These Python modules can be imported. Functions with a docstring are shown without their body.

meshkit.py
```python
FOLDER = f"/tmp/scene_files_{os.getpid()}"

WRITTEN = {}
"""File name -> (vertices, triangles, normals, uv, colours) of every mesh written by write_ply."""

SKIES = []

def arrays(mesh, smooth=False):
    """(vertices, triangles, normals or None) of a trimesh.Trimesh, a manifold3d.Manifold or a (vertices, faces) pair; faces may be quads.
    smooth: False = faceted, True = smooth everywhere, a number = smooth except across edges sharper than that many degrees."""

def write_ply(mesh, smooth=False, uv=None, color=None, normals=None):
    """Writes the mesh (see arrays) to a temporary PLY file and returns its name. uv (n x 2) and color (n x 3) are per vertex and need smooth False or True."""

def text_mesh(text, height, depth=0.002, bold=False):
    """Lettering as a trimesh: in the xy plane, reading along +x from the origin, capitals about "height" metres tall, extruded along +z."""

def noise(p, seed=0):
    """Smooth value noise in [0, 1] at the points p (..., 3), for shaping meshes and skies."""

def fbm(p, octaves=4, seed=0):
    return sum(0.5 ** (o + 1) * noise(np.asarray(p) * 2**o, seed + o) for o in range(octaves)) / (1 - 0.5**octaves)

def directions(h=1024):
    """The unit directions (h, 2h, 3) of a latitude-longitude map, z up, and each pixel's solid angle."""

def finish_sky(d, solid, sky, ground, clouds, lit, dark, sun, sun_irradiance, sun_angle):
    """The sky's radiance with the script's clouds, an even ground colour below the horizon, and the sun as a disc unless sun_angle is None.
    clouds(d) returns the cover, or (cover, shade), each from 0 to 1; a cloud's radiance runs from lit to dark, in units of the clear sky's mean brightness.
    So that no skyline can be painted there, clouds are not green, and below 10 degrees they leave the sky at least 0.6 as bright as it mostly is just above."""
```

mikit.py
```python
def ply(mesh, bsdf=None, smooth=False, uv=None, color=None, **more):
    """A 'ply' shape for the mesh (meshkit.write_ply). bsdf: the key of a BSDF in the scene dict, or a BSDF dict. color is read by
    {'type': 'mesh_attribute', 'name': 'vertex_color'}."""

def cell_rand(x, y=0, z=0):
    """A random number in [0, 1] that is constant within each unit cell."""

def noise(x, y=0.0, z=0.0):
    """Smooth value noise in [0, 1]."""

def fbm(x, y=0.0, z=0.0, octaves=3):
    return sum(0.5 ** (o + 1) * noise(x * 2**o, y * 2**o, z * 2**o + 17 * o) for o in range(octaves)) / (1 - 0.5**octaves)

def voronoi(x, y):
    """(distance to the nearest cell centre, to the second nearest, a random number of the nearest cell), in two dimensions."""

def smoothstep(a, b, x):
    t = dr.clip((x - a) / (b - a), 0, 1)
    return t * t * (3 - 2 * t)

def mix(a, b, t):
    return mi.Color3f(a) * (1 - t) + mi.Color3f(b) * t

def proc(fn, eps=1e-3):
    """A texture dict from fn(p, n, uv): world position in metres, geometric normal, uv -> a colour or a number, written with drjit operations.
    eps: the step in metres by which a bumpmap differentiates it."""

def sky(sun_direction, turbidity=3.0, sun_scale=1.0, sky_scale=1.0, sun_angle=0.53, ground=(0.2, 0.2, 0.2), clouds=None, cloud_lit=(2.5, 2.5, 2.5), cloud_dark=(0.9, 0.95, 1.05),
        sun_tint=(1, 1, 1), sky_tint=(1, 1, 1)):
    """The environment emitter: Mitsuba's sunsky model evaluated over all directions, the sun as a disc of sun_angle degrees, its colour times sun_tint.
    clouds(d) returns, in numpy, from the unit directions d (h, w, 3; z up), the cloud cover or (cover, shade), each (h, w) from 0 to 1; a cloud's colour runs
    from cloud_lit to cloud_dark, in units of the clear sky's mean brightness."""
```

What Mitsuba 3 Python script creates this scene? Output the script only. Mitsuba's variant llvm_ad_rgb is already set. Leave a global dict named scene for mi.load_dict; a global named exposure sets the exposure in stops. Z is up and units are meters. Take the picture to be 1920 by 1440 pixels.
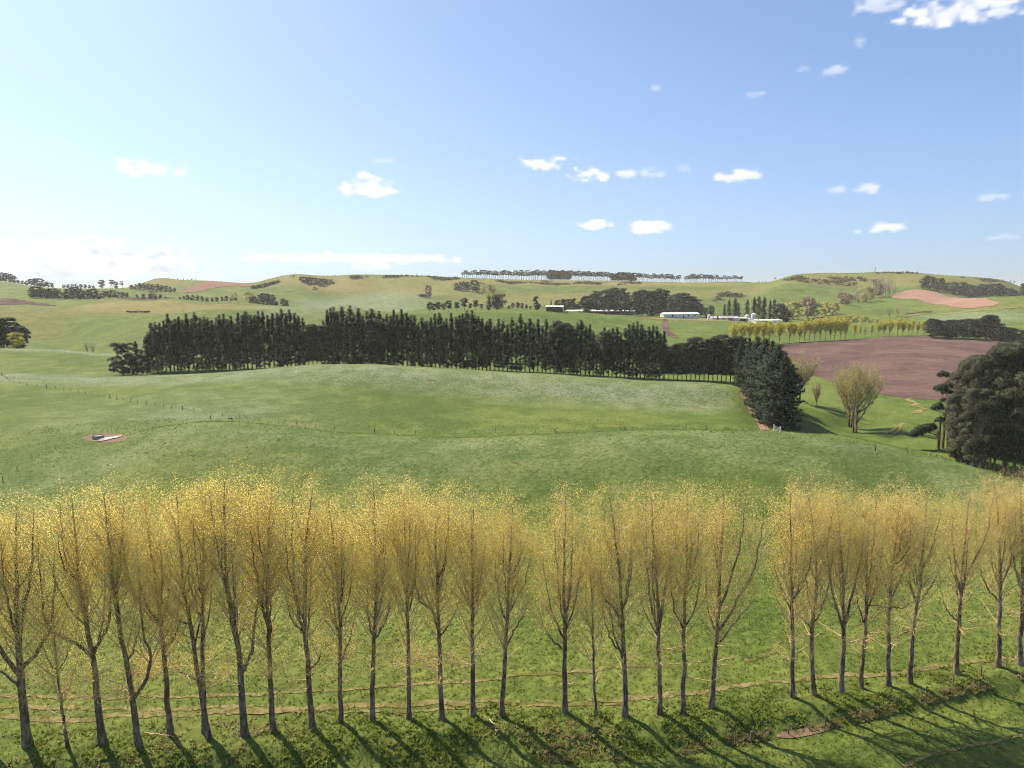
import math
import numpy as np
import trimesh
import mitsuba as mi
import drjit as dr
import mikit, meshkit
from scipy.interpolate import PchipInterpolator, RegularGridInterpolator
from scipy.spatial import Delaunay
import shapely

T = mi.ScalarTransform4f
scene, labels = {}, {}

# ------------------------------------------------------------------ camera, sky, exposure
CAM_H, PITCH, FOV = 40.0, math.radians(7.0), 70.0
scene['camera'] = dict(type='perspective', fov=FOV, fov_axis='x', near_clip=0.5, far_clip=20000.0,
                       to_world=T().look_at(origin=[0, 0, CAM_H], target=[0, math.cos(PITCH), CAM_H - math.sin(PITCH)], up=[0, 0, 1]))
exposure = 2.38

# small fair-weather clouds: azimuth, elevation, half width, half height (degrees), density
CLOUDS = [(-26.01,8.51,2.57,0.64,1.00),(-10.80,7.85,2.02,0.86,1.00),(2.43,9.79,1.88,0.58,1.00),(5.88,8.83,1.82,0.54,1.00),(8.48,8.90,0.98,0.37,0.70),
 (10.65,8.96,0.97,0.41,0.45),(16.79,8.47,1.84,0.40,0.80),(23.29,7.23,0.92,0.27,0.50),(25.32,7.16,0.89,0.38,0.60),(32.67,6.14,0.83,0.28,0.45),
 (6.21,5.23,1.20,0.42,1.00),(10.39,4.98,1.78,0.53,1.00),(26.46,4.50,1.34,0.34,0.75),(24.91,4.34,0.28,0.23,0.40),(30.15,17.57,3.44,1.01,0.85),
 (31.91,16.98,1.81,0.57,0.80),(25.49,18.60,1.53,0.75,0.55),(22.74,14.81,0.92,0.46,0.45),(20.93,15.23,0.66,0.31,0.30),(24.25,16.52,0.52,0.38,0.30),
 (17.80,13.90,0.83,0.24,0.30),(10.78,14.82,0.40,0.25,0.30),(33.42,3.63,0.87,0.17,0.25),(12.86,9.19,0.48,0.29,0.25),(-9.84,9.85,0.89,0.21,0.20),
 (-11.99,2.63,8.40,0.41,0.80),(-10.61,2.00,2.42,0.25,0.50),(-29.5,2.2,6.4,1.5,.85),(-35.50,2.2,4.5,1.4,.85),
 (60,8,3,.8,.8),(75,6,4,.7,.9),(95,9,3,1,.7),(-60,7,4,.9,.9),(-80,5,5,.8,.9),(130,7,4,1,.8),(170,9,4,1,.8),(-130,6,5,1,.9)]
SHADES = [(-28.34,2.79,2.52,0.38),(-32.51,2.13,0.90,0.46),(-25.73,2.71,1.08,0.34),(-30.92,1.29,2.52,0.38),(-28.23,1.86,0.72,0.34),(-25.11,1.73,1.26,0.34),(-20.58,1.22,0.43,0.23)]


def clouds(d):
    az = np.degrees(np.arctan2(d[..., 0], d[..., 1]))
    el = np.degrees(np.arcsin(np.clip(d[..., 2], -1, 1)))
    q = np.stack([az * 1.1, el * 2.2, az * 0 + 3.7], -1)
    n = meshkit.fbm(q * 1.3, 5, 3) - 0.5
    n2 = meshkit.fbm(q * 0.45 + 9, 3, 8) - 0.5
    n3 = meshkit.fbm(q * [3.2, 4.5, 1], 4, 5) - 0.5
    cover, shade = np.zeros_like(az), np.zeros_like(az)
    for a, e, w, h, k in CLOUDS:
        u, v = (az - a) / (w * 1.15), (el - e) / (h * 1.2)
        v = np.where(v < 0, v * 1.35, v)                       # flatter bases
        x = 0.9 - (u * u + v * v) + 2.6 * n + 1.0 * n2 + .6 * n3
        c = np.clip((x - 0.05) / 0.8, 0, 1)
        cover = np.maximum(cover, k * c * c * (3 - 2 * c))
    for a, e, w, h in SHADES:
        x = 0.8 - ((az - a) / w / 1.2) ** 2 - ((el - e) / h / 1.3) ** 2 + 3.2 * n + 2.0 * n3
        c = np.clip(x / 1.1, 0, 1)
        shade = np.maximum(shade, 0.7 * c)
    shade = np.maximum(shade, np.clip(.45 - cover * .2 - 1.2 * n, 0, .3) * (el > 6))
    return cover, shade


SUN_AZ, SUN_EL = math.radians(-46), math.radians(49)
SUN = [math.sin(SUN_AZ) * math.cos(SUN_EL), math.cos(SUN_AZ) * math.cos(SUN_EL), math.sin(SUN_EL)]
scene['sky'] = mikit.sky(SUN, turbidity=4.5, sun_scale=1.2, sky_scale=.93, clouds=clouds, cloud_lit=(2.7, 2.65, 2.7), cloud_dark=(1.3, 1.42, 1.72), sky_tint=(.815, .87, 1.0), ground=(0.12, 0.14, 0.07))

# ------------------------------------------------------------------ survey helpers
FPX = 960 / math.tan(math.radians(FOV / 2))
CP, SP = math.cos(PITCH), math.sin(PITCH)


def ray(px, py):
    a, b = (np.asarray(px, float) - 960) / FPX, (720 - np.asarray(py, float)) / FPX
    return a, CP + b * SP, -SP + b * CP


def at(px, py, Y):
    """The point seen in that direction, Y metres ahead."""
    x, y, z = ray(px, py)
    t = Y / y
    return np.array([x * t, Y + 0 * t, CAM_H + z * t])


# ------------------------------------------------------------------ the land: lines of the survey, near to far, each (bearing px, metres ahead, level px | 'z', height)
ROWX = [-400, -300, 0, 400, 700, 960, 1200, 1330, 1480, 1700, 1900, 2200, 2400]
ROWY = [57.5, 58, 60.5, 62.3, 63.9, 65, 65.6, 66.6, 68.5, 71.5, 75.5, 82, 86]


def row(px):
    return float(np.interp(px, ROWX, ROWY))


NEARX = [-400, -200, 0, 200, 400, 600, 800, 960, 1100, 1250, 1400, 1550, 1700, 1850, 2050, 2300]
LINES = [
    [(x, 3.0, 'z', -1.3) for x in NEARX],
    [(x, row(x) - 12, 'z', -1.2) for x in NEARX],
    [(x, row(x) - 4.6, 'z', -1.2) for x in NEARX],
    [(x, row(x) - 1.3, 'z', -0.05) for x in NEARX],
    [(x, row(x) + 9, 'z', 0.1) for x in NEARX],
    [(-300,115,'z',-1),(0,115,'z',0),(400,116,'z',0),(700,116,'z',0),(1000,114,'z',-.4),(1400,110,'z',-.4),(1700,106,'z',-.8),(1900,104,'z',-1),(2200,95,'z',-1.5)],
    [(-300,135,950),(0,140,925),(110,155,880),(200,160,850),(300,168,808),(400,170,798),(520,170,803),(650,168,818),(850,164,828),(1000,163,823),(1200,164,813),
     (1400,162,815),(1550,159,823),(1650,158,839),(1750,155,864),(1850,150,893),(1950,148,925),(2200,130,'z',-2)],
    [(-300,145,920),(0,152,890),(110,168,842),(200,185,815),(300,205,793),(400,215,782),(520,215,793),(650,215,806),(850,215,815),(1000,215,812),(1200,218,806),
     (1400,220,806),(1480,222,813),(1560,225,819),(1650,222,832),(1750,205,850),(1850,190,875),(1950,180,900),(2200,160,'z',-8)],
    [(-300,225,775),(0,225,770),(200,250,745),(400,255,735),(640,258,740),(1000,258,760),(1200,258,763),(1380,258,768),(1430,250,790),(1500,238,799),(1600,246,811),
     (1700,250,796),(1800,235,815),(1950,215,840),(2200,200,'z',-7)],
    [(-300,300,712),(0,300,700),(200,305,708),(300,305,706),(400,305,700),(500,303,692),(600,300,684),(680,300,683),(800,298,690),(1000,292,703),(1200,285,716),
     (1380,278,727),(1430,268,750),(1500,254,774),(1600,276,766),(1700,285,757),(1800,280,755),(1950,270,760),(2200,260,'z',-3)],
    [(-300,340,'z',1),(0,340,'z',1.5),(200,340,'z',2.5),(400,335,'z',4),(640,330,'z',7),(800,325,'z',7),(1000,318,'z',6),(1200,308,'z',4.6),(1380,300,'z',3.6),
     (1430,298,'z',.5),(1500,308,739),(1600,330,725),(1700,335,722),(1800,330,720),(1950,325,720),(2200,320,'z',-2)],
    [(-300,420,650),(0,420,654),(100,420,655),(210,425,664),(300,430,'z',6),(640,430,'z',4),(1000,430,'z',2),(1250,430,'z',0),(1400,430,'z',-1),(1480,420,680),
     (1600,420,680),(1700,425,672),(1800,425,672),(1950,420,678),(2200,420,'z',0)],
    [(-300,480,'z',3),(0,480,'z',3),(200,470,'z',4),(300,480,'z',7),(640,500,'z',7),(1000,520,'z',5),(1250,520,642),(1400,535,640),(1480,540,646),(1600,560,636),(1740,570,631),
     (1900,560,640),(2200,560,'z',4)],
    [(-300,600,'z',2),(0,600,'z',3),(70,600,'z',2),(110,600,647),(150,600,631),(200,600,613),(300,600,591),(420,600,579),(600,600,579),(800,600,592),(900,620,595),(1000,640,599),
     (1250,640,618),(1400,640,615),(1500,640,618),(1600,650,620),(1740,660,615),(1900,660,611),(2200,660,'z',12)],
    [(-300,720,574),(0,720,574),(110,720,578),(200,720,585),(300,740,'z',20),(420,740,'z',20),(600,740,'z',22),(800,720,590),(950,700,586),(1050,710,587.5),(1150,730,592.5),
     (1250,760,597),(1400,760,602),(1500,760,606),(1600,760,606),(1740,770,605),(1900,770,600),(2200,770,'z',18)],
    [(-300,860,572),(0,860,'z',20),(70,860,'z',20),(110,860,580),(150,860,572),(230,870,562.5),(300,880,562),(400,880,572),(550,880,574.5),(700,860,591),(800,860,591),(950,850,'z',19),
     (1050,850,592),(1200,870,595),(1300,870,592),(1400,880,598),(1500,880,598),(1600,880,593),(1740,880,590),(1900,880,578),(2200,880,'z',24)],
    [(-300,1080,562),(0,1080,562),(60,1080,557),(250,1080,557),(300,1080,557),(400,1080,562.5),(500,1080,568),(600,1080,576),(700,1050,585),(800,1050,583),(950,1050,578),(1050,1050,575),
     (1200,1050,572),(1300,1050,575),(1400,1050,582),(1500,1080,581),(1600,1080,575),(1740,1080,573),(1900,1080,562),(2200,1080,'z',30)],
    [(-300,1400,548),(0,1400,545),(100,1400,543),(240,1400,543),(320,1400,548),(400,1400,545),(480,1400,546),(560,1400,547),(620,1400,556),(700,1400,557),(760,1400,547),(870,1400,545),
     (950,1400,550),(1050,1400,552),(1200,1400,548),(1300,1400,550),(1400,1380,553),(1460,1350,545),(1550,1350,545),(1650,1350,546),(1720,1330,541),(1850,1330,565),(1920,1330,569),(2200,1330,'z',36)],
    [(-300,1800,522),(0,1800,527),(60,1800,537),(120,1800,541),(230,1800,541),(262,1800,533),(285,1800,524),(303,1800,519.5),(325,1800,524),(375,1800,526),(400,1800,527),(450,1800,531),(475,1780,531),
     (500,1750,524),(555,1700,513.5),(600,1700,517),(625,1700,517),(665,1700,514.5),(750,1700,516),(830,1720,519),(870,1740,521),(1000,1750,525),(1100,1750,526),(1200,1750,528),
     (1300,1750,530),(1390,1750,528),(1430,1700,530.5),(1455,1650,526),(1475,1620,518),(1500,1600,513.5),(1560,1600,511.5),(1600,1600,512),(1640,1600,510),(1720,1600,511),
     (1740,1600,513.5),(1850,1600,521),(1890,1600,526),(1910,1600,537),(1940,1600,545),(2200,1600,'z',50)],
    [(x, 2300, 'z', 20) for x in (-300, 900, 2200)],
    [(x, 4500, 'z', 0) for x in (-300, 900, 2200)],
    [(x, 12000, 'z', -20) for x in (-300, 900, 2200)],
]

az_fine = np.radians(np.arange(-41, 41.001, 0.14))
az_side = np.radians(np.concatenate([np.arange(-180, -41, 4.0), np.arange(41.001 + 3, 180.01, 4.0)]))
AZ = np.sort(np.concatenate([az_fine, az_side]))
RR = np.concatenate([[0.5, 3, 10, 20, 30, 38, 44], np.exp(np.arange(math.log(48), math.log(125), 0.0042)), np.exp(np.arange(math.log(125.3), math.log(320), 0.0072)),
                     np.exp(np.arange(math.log(320), math.log(2400), 0.0066)), [2600, 3200, 4500, 7000, 11900]])
azc = np.clip(AZ, -math.radians(50), math.radians(50))
r_nodes, z_nodes = [], []
for line in LINES:
    pts = []
    for q in line:
        px, Y = q[0], q[1]
        if q[2] == 'z':
            x, y, _ = ray(px, 700 if Y > 100 else 1300)
            pts.append((math.atan2(x, y), Y / y * math.hypot(x, y), q[3]))
        else:
            w = at(px, q[2], Y)
            pts.append((math.atan2(w[0], w[1]), math.hypot(w[0], w[1]), w[2]))
    a = np.array(sorted(pts))
    c = np.clip(azc, a[0, 0], a[-1, 0])
    r_nodes.append(PchipInterpolator(a[:, 0], a[:, 1])(c))
    z_nodes.append(PchipInterpolator(a[:, 0], a[:, 2])(c))
r_nodes, z_nodes = np.array(r_nodes), np.array(z_nodes)
ZG = np.empty((len(AZ), len(RR)))
lr = np.log(RR)
for i in range(len(AZ)):
    ln = np.log(r_nodes[:, i])
    k = np.arange(len(ln)) * 0.004
    ln = np.maximum.accumulate(ln - k) + k
    ZG[i] = PchipInterpolator(ln, z_nodes[:, i])(np.clip(lr, ln[0], ln[-1]))
from scipy.ndimage import gaussian_filter1d
fine = np.abs(AZ) < math.radians(41.01)
far_rows = RR > 90
sm = gaussian_filter1d(ZG[fine], 3.0, axis=0)
ZG[fine] = np.where(far_rows[None, :], sm, ZG[fine])
XG, YG = RR[None, :] * np.sin(AZ)[:, None], RR[None, :] * np.cos(AZ)[:, None]
P3 = np.stack([XG, YG, 0 * XG], -1)
RG = np.broadcast_to(RR[None, :], XG.shape)
near = 1 - np.clip((RG - 110) / 60, 0, 1)
ZG = ZG + (meshkit.fbm(P3 / 14, 3, 1) - .5) * 0.5 * np.clip((RG - 80) / 60, 0, 1) + ((meshkit.fbm(P3 / 2.2, 2, 2) - .5) * 0.32 + (meshkit.fbm(P3 / .8, 2, 4) - .5) * .24) * near
hillside = np.clip((RG - 500) / 600, 0, 1) * np.clip((1720 - RG) / 300, 0, 1)
ZG = ZG + (meshkit.fbm(P3 / 170, 4, 5) - .5) * 17 * hillside + (meshkit.fbm(P3 / 45, 3, 6) - .5) * 6 * hillside
_zi = RegularGridInterpolator((AZ, lr), ZG, bounds_error=False, fill_value=None)


def ground_z(x, y):
    x, y = np.asarray(x, float), np.asarray(y, float)
    return _zi(np.stack([np.arctan2(x, y), np.log(np.maximum(np.hypot(x, y), 0.6))], -1))


def on(px, Y):
    """The ground point in that bearing, Y metres ahead."""
    x, y, _ = ray(px, 600 if Y > 350 else 780 if Y > 140 else 1330)
    X = Y * x / y
    return np.array([X, Y, float(ground_z(X, Y))])


def hit(px, py, start=50.0):
    """Where the line of sight first meets the land (on the crest just below when it meets none)."""
    x, y, z = ray(px, py)
    s = np.exp(np.linspace(math.log(start), math.log(2300), 1500))
    X, Y, Z = x / y * s, s, CAM_H + z / y * s
    g = ground_z(X, Y) - Z
    k = np.argmax(g > 0) if (g > 0).any() else int(np.argmax((ground_z(X, Y) - CAM_H) / s * (s > 200) - 9 * (s <= 200)))
    return np.array([X[k], Y[k], float(ground_z(X[k], Y[k]))])

# ------------------------------------------------------------------ materials
N, FB, SS, MIX = mikit.noise, mikit.fbm, mikit.smoothstep, mikit.mix


def rgb(*c):
    return {'type': 'rgb', 'value': list(c)}


def pasture_colour(p, n, uv):
    big = FB(p.x / 34, p.y / 34, 0, 3)
    mid = FB(p.x / 5, p.y / 5, 3, 3)
    fine_ = N(p.x / .55, p.y / .55, 7)
    c = MIX((.061, .101, .017), (.102, .137, .030), SS(.3, .7, big * .55 + mid * .45))
    c = c * (0.66 + .62 * fine_ * (.45 + .55 * mid) + .10)
    c = MIX(c, mi.Color3f(.20, .165, .060), dr.clip(uv.x * (.55 + .9 * mid) + .07 * SS(.62, .8, mid) * SS(.45, .7, big), 0, 1))
    c = MIX(c, mi.Color3f(.185, .225, .150), dr.clip(uv.y * (.45 + .8 * SS(.35, .7, mid * .5 + fine_ * .5)), 0, 1))  # silvery sheen of the grass mixed in as a paler base colour
    return c


def soil_colour(p, n, uv):
    a = FB(p.x / 20, p.y / 20, 1, 3)
    b = FB(p.x / 2.2, p.y / 2.2, 5, 3)
    furrow = N((p.y + .25 * p.x + 5 * a) / 1.3, (p.x - .25 * p.y) / 14)
    c = MIX((.096, .066, .064), (.138, .096, .088), SS(.3, .7, .5 * a + .5 * b))
    c = MIX(c, mi.Color3f(.160, .114, .098), SS(.5, .8, a) * .5)
    return c * (.76 + .46 * furrow)


def red_soil_colour(p, n, uv):
    a, b = FB(p.x / 40, p.y / 40, 1, 3), FB(p.x / 6, p.y / 6, 5, 3)
    return MIX((.19, .118, .092), (.25, .165, .125), .5 * a + .5 * b)


def track_colour(p, n, uv):
    a, b = FB(p.x / 2.5, p.y / 2.5, 1, 3), N(p.x / .3, p.y / .3, 5)
    return MIX((.12, .125, .04), (.215, .185, .095), SS(.3, .75, .6 * a + .4 * b))


def bark_colour(p, n, uv):
    a, b = FB(p.x * 2.2, p.y * 2.2, p.z * .7, 3), N(p.x * 9, p.y * 9, p.z * 2.2)
    c = MIX((.085, .062, .044), (.27, .215, .165), SS(.3, .75, .55 * a + .45 * b))
    return MIX(c, mi.Color3f(.34, .30, .26), SS(.72, .80, a) * .8)


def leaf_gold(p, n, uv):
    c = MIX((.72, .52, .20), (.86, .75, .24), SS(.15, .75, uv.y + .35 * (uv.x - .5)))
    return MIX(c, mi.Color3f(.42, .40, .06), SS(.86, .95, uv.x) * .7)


def blade_colour(p, n, uv):
    c = MIX((.10, .152, .020), (.205, .235, .042), uv.x)
    return MIX(c, mi.Color3f(.36, .38, .29), uv.y)  # silvery sheen on the tufts, given as blade colour


def rank_colour(p, n, uv):
    c = MIX((.14, .215, .030), (.28, .32, .070), uv.x)
    return MIX(c, mi.Color3f(.42, .33, .20), uv.y)


def needle_colour(p, n, uv):
    return MIX((.010, .020, .010), (.031, .049, .023), uv.x) * (.75 + .5 * FB(p.x / 6, p.y / 6, p.z / 4, 2))


def gum_colour(p, n, uv):
    return MIX((.018, .026, .012), (.064, .070, .036), uv.x) * (.7 + .6 * FB(p.x / 5, p.y / 5, p.z / 4, 2))


def scrub_colour(p, n, uv):
    return MIX((.035, .038, .022), (.125, .088, .050), uv.x)


def tin_colour(p, n, uv):
    return MIX((.66, .67, .68), (.80, .80, .79), FB(p.x / 3, p.y / 3, p.z / 3, 3))


def P_(tex, rough=.9, spec=.2, **more):
    return {'type': 'twosided', 'bsdf': {'type': 'principled', 'base_color': tex, 'roughness': rough, 'specular': spec, **more}}


def thin(tex, trans, rough=.55, spec=.25):
    return {'type': 'principledthin', 'base_color': tex, 'roughness': rough, 'diff_trans': trans, 'spec_trans': 0.0, 'eta': 1.35}


PR = mikit.proc
scene['pasture_mat'] = {'type': 'twosided', 'bsdf': {'type': 'bumpmap', 'arbitrary': {**PR(lambda p, n, uv: FB(p.x / .7, p.y / .7, 2, 3), eps=.12)}, 'scale': .22,
                                                    'bsdf': {'type': 'principled', 'base_color': PR(pasture_colour), 'roughness': .9, 'specular': .12, 'sheen': .12, 'sheen_tint': .5}}}
scene['soil_mat'] = {'type': 'twosided', 'bsdf': {'type': 'bumpmap', 'arbitrary': PR(lambda p, n, uv: FB(p.x / 1.3, p.y / 1.3, 2, 3), eps=.2), 'scale': .35,
                                                 'bsdf': {'type': 'diffuse', 'reflectance': PR(soil_colour)}}}
scene['red_soil_mat'] = P_(PR(red_soil_colour), 1, 0)
scene['track_mat'] = P_(PR(track_colour), 1, 0)
scene['dirt_mat'] = P_(PR(lambda p, n, uv: MIX((.13, .095, .06), (.25, .19, .13), FB(p.x / 1.6, p.y / 1.6, 1, 3))), 1, 0)
scene['bark_mat'] = P_(PR(bark_colour), .95, .1)
scene['twig_mat'] = P_(rgb(.57, .45, .27), .8, .2)
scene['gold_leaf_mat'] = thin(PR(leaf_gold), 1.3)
scene['blade_mat'] = thin(PR(blade_colour), .75, .45)
scene['rank_mat'] = thin(PR(rank_colour), 1.0)
scene['needle_mat'] = P_(PR(needle_colour), .75, .15)
scene['gum_mat'] = P_(PR(gum_colour), .7, .2)
scene['scrub_mat'] = P_(PR(scrub_colour), .9, .1)
scene['grey_twig_mat'] = P_(rgb(.44, .38, .28), .9, .1)
scene['spring_leaf_mat'] = thin(PR(lambda p, n, uv: MIX((.34, .33, .07), (.52, .48, .14), uv.x)), .9)
scene['far_gold_mat'] = thin(PR(lambda p, n, uv: MIX((.44, .40, .06), (.66, .62, .12), uv.x)), .9)
scene['russet_mat'] = P_(PR(lambda p, n, uv: MIX((.16, .11, .07), (.30, .21, .13), uv.x)), .9, .1)
scene['tin_mat'] = P_(PR(tin_colour), .45, .4)
scene['wall_mat'] = P_(PR(lambda p, n, uv: MIX((.50, .50, .49), (.66, .66, .64), FB(p.x / 2, p.y / 2, p.z, 3))), .7, .2)
scene['dark_mat'] = P_(rgb(.03, .03, .033), .8, .2)
scene['red_paint_mat'] = P_(rgb(.42, .07, .05), .6, .3)
scene['post_mat'] = P_(PR(lambda p, n, uv: MIX((.09, .075, .06), (.22, .19, .16), N(p.x * 5, p.y * 5, p.z * 4))), .9, .1)
scene['wire_mat'] = P_(rgb(.30, .30, .30), .4, .5)
scene['concrete_mat'] = P_(PR(lambda p, n, uv: MIX((.17, .17, .16), (.32, .31, .29), FB(p.x * 2, p.y * 2, p.z * 3, 3))), .85, .2)
scene['water_mat'] = {'type': 'twosided', 'bsdf': {'type': 'principled', 'base_color': rgb(.30, .26, .22), 'roughness': .06, 'specular': .6}}
scene['cow_mat'] = P_(rgb(.022, .017, .015), .7, .3)
scene['brown_cow_mat'] = P_(rgb(.10, .055, .032), .7, .3)


# ------------------------------------------------------------------ building kit
class MB:
    def __init__(s):
        s.v, s.f, s.u, s.n = [], [], [], 0

    def add(s, v, f, uv=None):
        v, f = np.asarray(v, float), np.asarray(f, int)
        if f.shape[1] == 4:
            f = np.vstack([f[:, [0, 1, 2]], f[:, [0, 2, 3]]])
        s.v.append(v); s.f.append(f + s.n); s.n += len(v)
        s.u.append(np.zeros((len(v), 2)) if uv is None else np.asarray(uv, float))
        return s

    def leafy(s, bsdf, normals):
        """Foliage whose shading normals follow the clump it grows on."""
        path = meshkit.write_ply((np.vstack(s.v), np.vstack(s.f)), False, np.vstack(s.u), normals=normals)
        return {'type': 'ply', 'filename': path, 'face_normals': False, 'bsdf': {'type': 'ref', 'id': bsdf}}

    def shape(s, bsdf, smooth=False, **k):
        return mikit.ply((np.vstack(s.v), np.vstack(s.f)), bsdf, smooth=smooth, uv=np.vstack(s.u) if smooth in (True, False) else None, **k)


def tubes(P, R, sides=4):
    """Tubes along N polylines of K points: P (N, K, 3), R (N, K)."""
    P, R = np.asarray(P, float), np.asarray(R, float)
    t = np.gradient(P, axis=1)
    t /= np.linalg.norm(t, axis=2, keepdims=True) + 1e-9
    ref = np.where(np.abs(t[:, :1, 2:3]) > .8, np.array([1., .2, 0]), np.array([0, .1, 1.]))
    a = np.cross(t, ref); a /= np.linalg.norm(a, axis=2, keepdims=True) + 1e-9
    b = np.cross(t, a)
    w = np.arange(sides) * 2 * np.pi / sides
    v = P[:, :, None] + R[:, :, None, None] * (a[:, :, None] * np.cos(w)[:, None] + b[:, :, None] * np.sin(w)[:, None])
    n, k = P.shape[:2]
    i = (np.arange(n)[:, None, None] * k + np.arange(k - 1)[None, :, None]) * sides
    j, j2 = np.arange(sides)[None, None], (np.arange(sides)[None, None] + 1) % sides
    f = np.stack([i + j, i + j2, i + sides + j2, i + sides + j], -1).reshape(-1, 4)
    return v.reshape(-1, 3), f


def unit(rng, n):
    d = rng.normal(size=(n, 3))
    return d / np.linalg.norm(d, axis=1, keepdims=True)


def leaf_quads(C, size, rng, uv):
    n = len(C)
    a = unit(rng, n); b = np.cross(a, unit(rng, n)); b /= np.linalg.norm(b, axis=1, keepdims=True) + 1e-9
    s = np.broadcast_to(size, n)[:, None]
    v = np.stack([C - a * s * .5, C + b * s * .38, C + a * s * .5, C - b * s * .38], 1).reshape(-1, 3)
    f = (np.arange(n) * 4)[:, None] + np.array([0, 1, 2, 3])
    return v, f, np.repeat(uv, 4, axis=0)


def leaf_tris(C, size, rng, uv, d=None, wide=.55):
    """Single triangles pointing along d (random when None)."""
    n = len(C)
    a = unit(rng, n) if d is None else d
    b = np.cross(a, unit(rng, n)); b /= np.linalg.norm(b, axis=1, keepdims=True) + 1e-9
    s = np.broadcast_to(size, n)[:, None]
    v = np.stack([C - b * s * wide * .5, C + b * s * wide * .5, C + a * s], 1).reshape(-1, 3)
    f = (np.arange(n) * 3)[:, None] + np.array([0, 1, 2])
    return v, f, np.repeat(uv, 3, axis=0)


def spline(pts, k):
    pts = np.asarray(pts, float)
    d = np.concatenate([[0], np.cumsum(np.linalg.norm(np.diff(pts, axis=0), axis=1))])
    u = np.linspace(0, d[-1], k)
    if len(pts) == 2:
        return np.stack([np.interp(u, d, pts[:, i]) for i in range(3)], 1)
    return np.stack([PchipInterpolator(d, pts[:, i])(u) for i in range(3)], 1)


COUNT = {}


def key_for(name):
    COUNT[name] = COUNT.get(name, 0) + 1
    return name if COUNT[name] == 1 else f'{name}_{COUNT[name] - 1:03d}'


def tag(key, label, cat=None, group=None, kind=None):
    labels[key] = {k: v for k, v in dict(label=label, category=cat, group=group, kind=kind).items() if v}
    return key


def box(mb, c, s, rot=0):
    """A box with centre c and size s, turned about z by rot radians."""
    m = trimesh.creation.box(extents=s)
    v = np.array(m.vertices)
    v = v @ np.array([[math.cos(rot), math.sin(rot), 0], [-math.sin(rot), math.cos(rot), 0], [0, 0, 1]])
    return mb.add(v + np.asarray(c), m.faces)


# ------------------------------------------------------------------ ground sheets
def poly_world(pix):
    return np.array([hit(*q)[:2] for q in pix])


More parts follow.
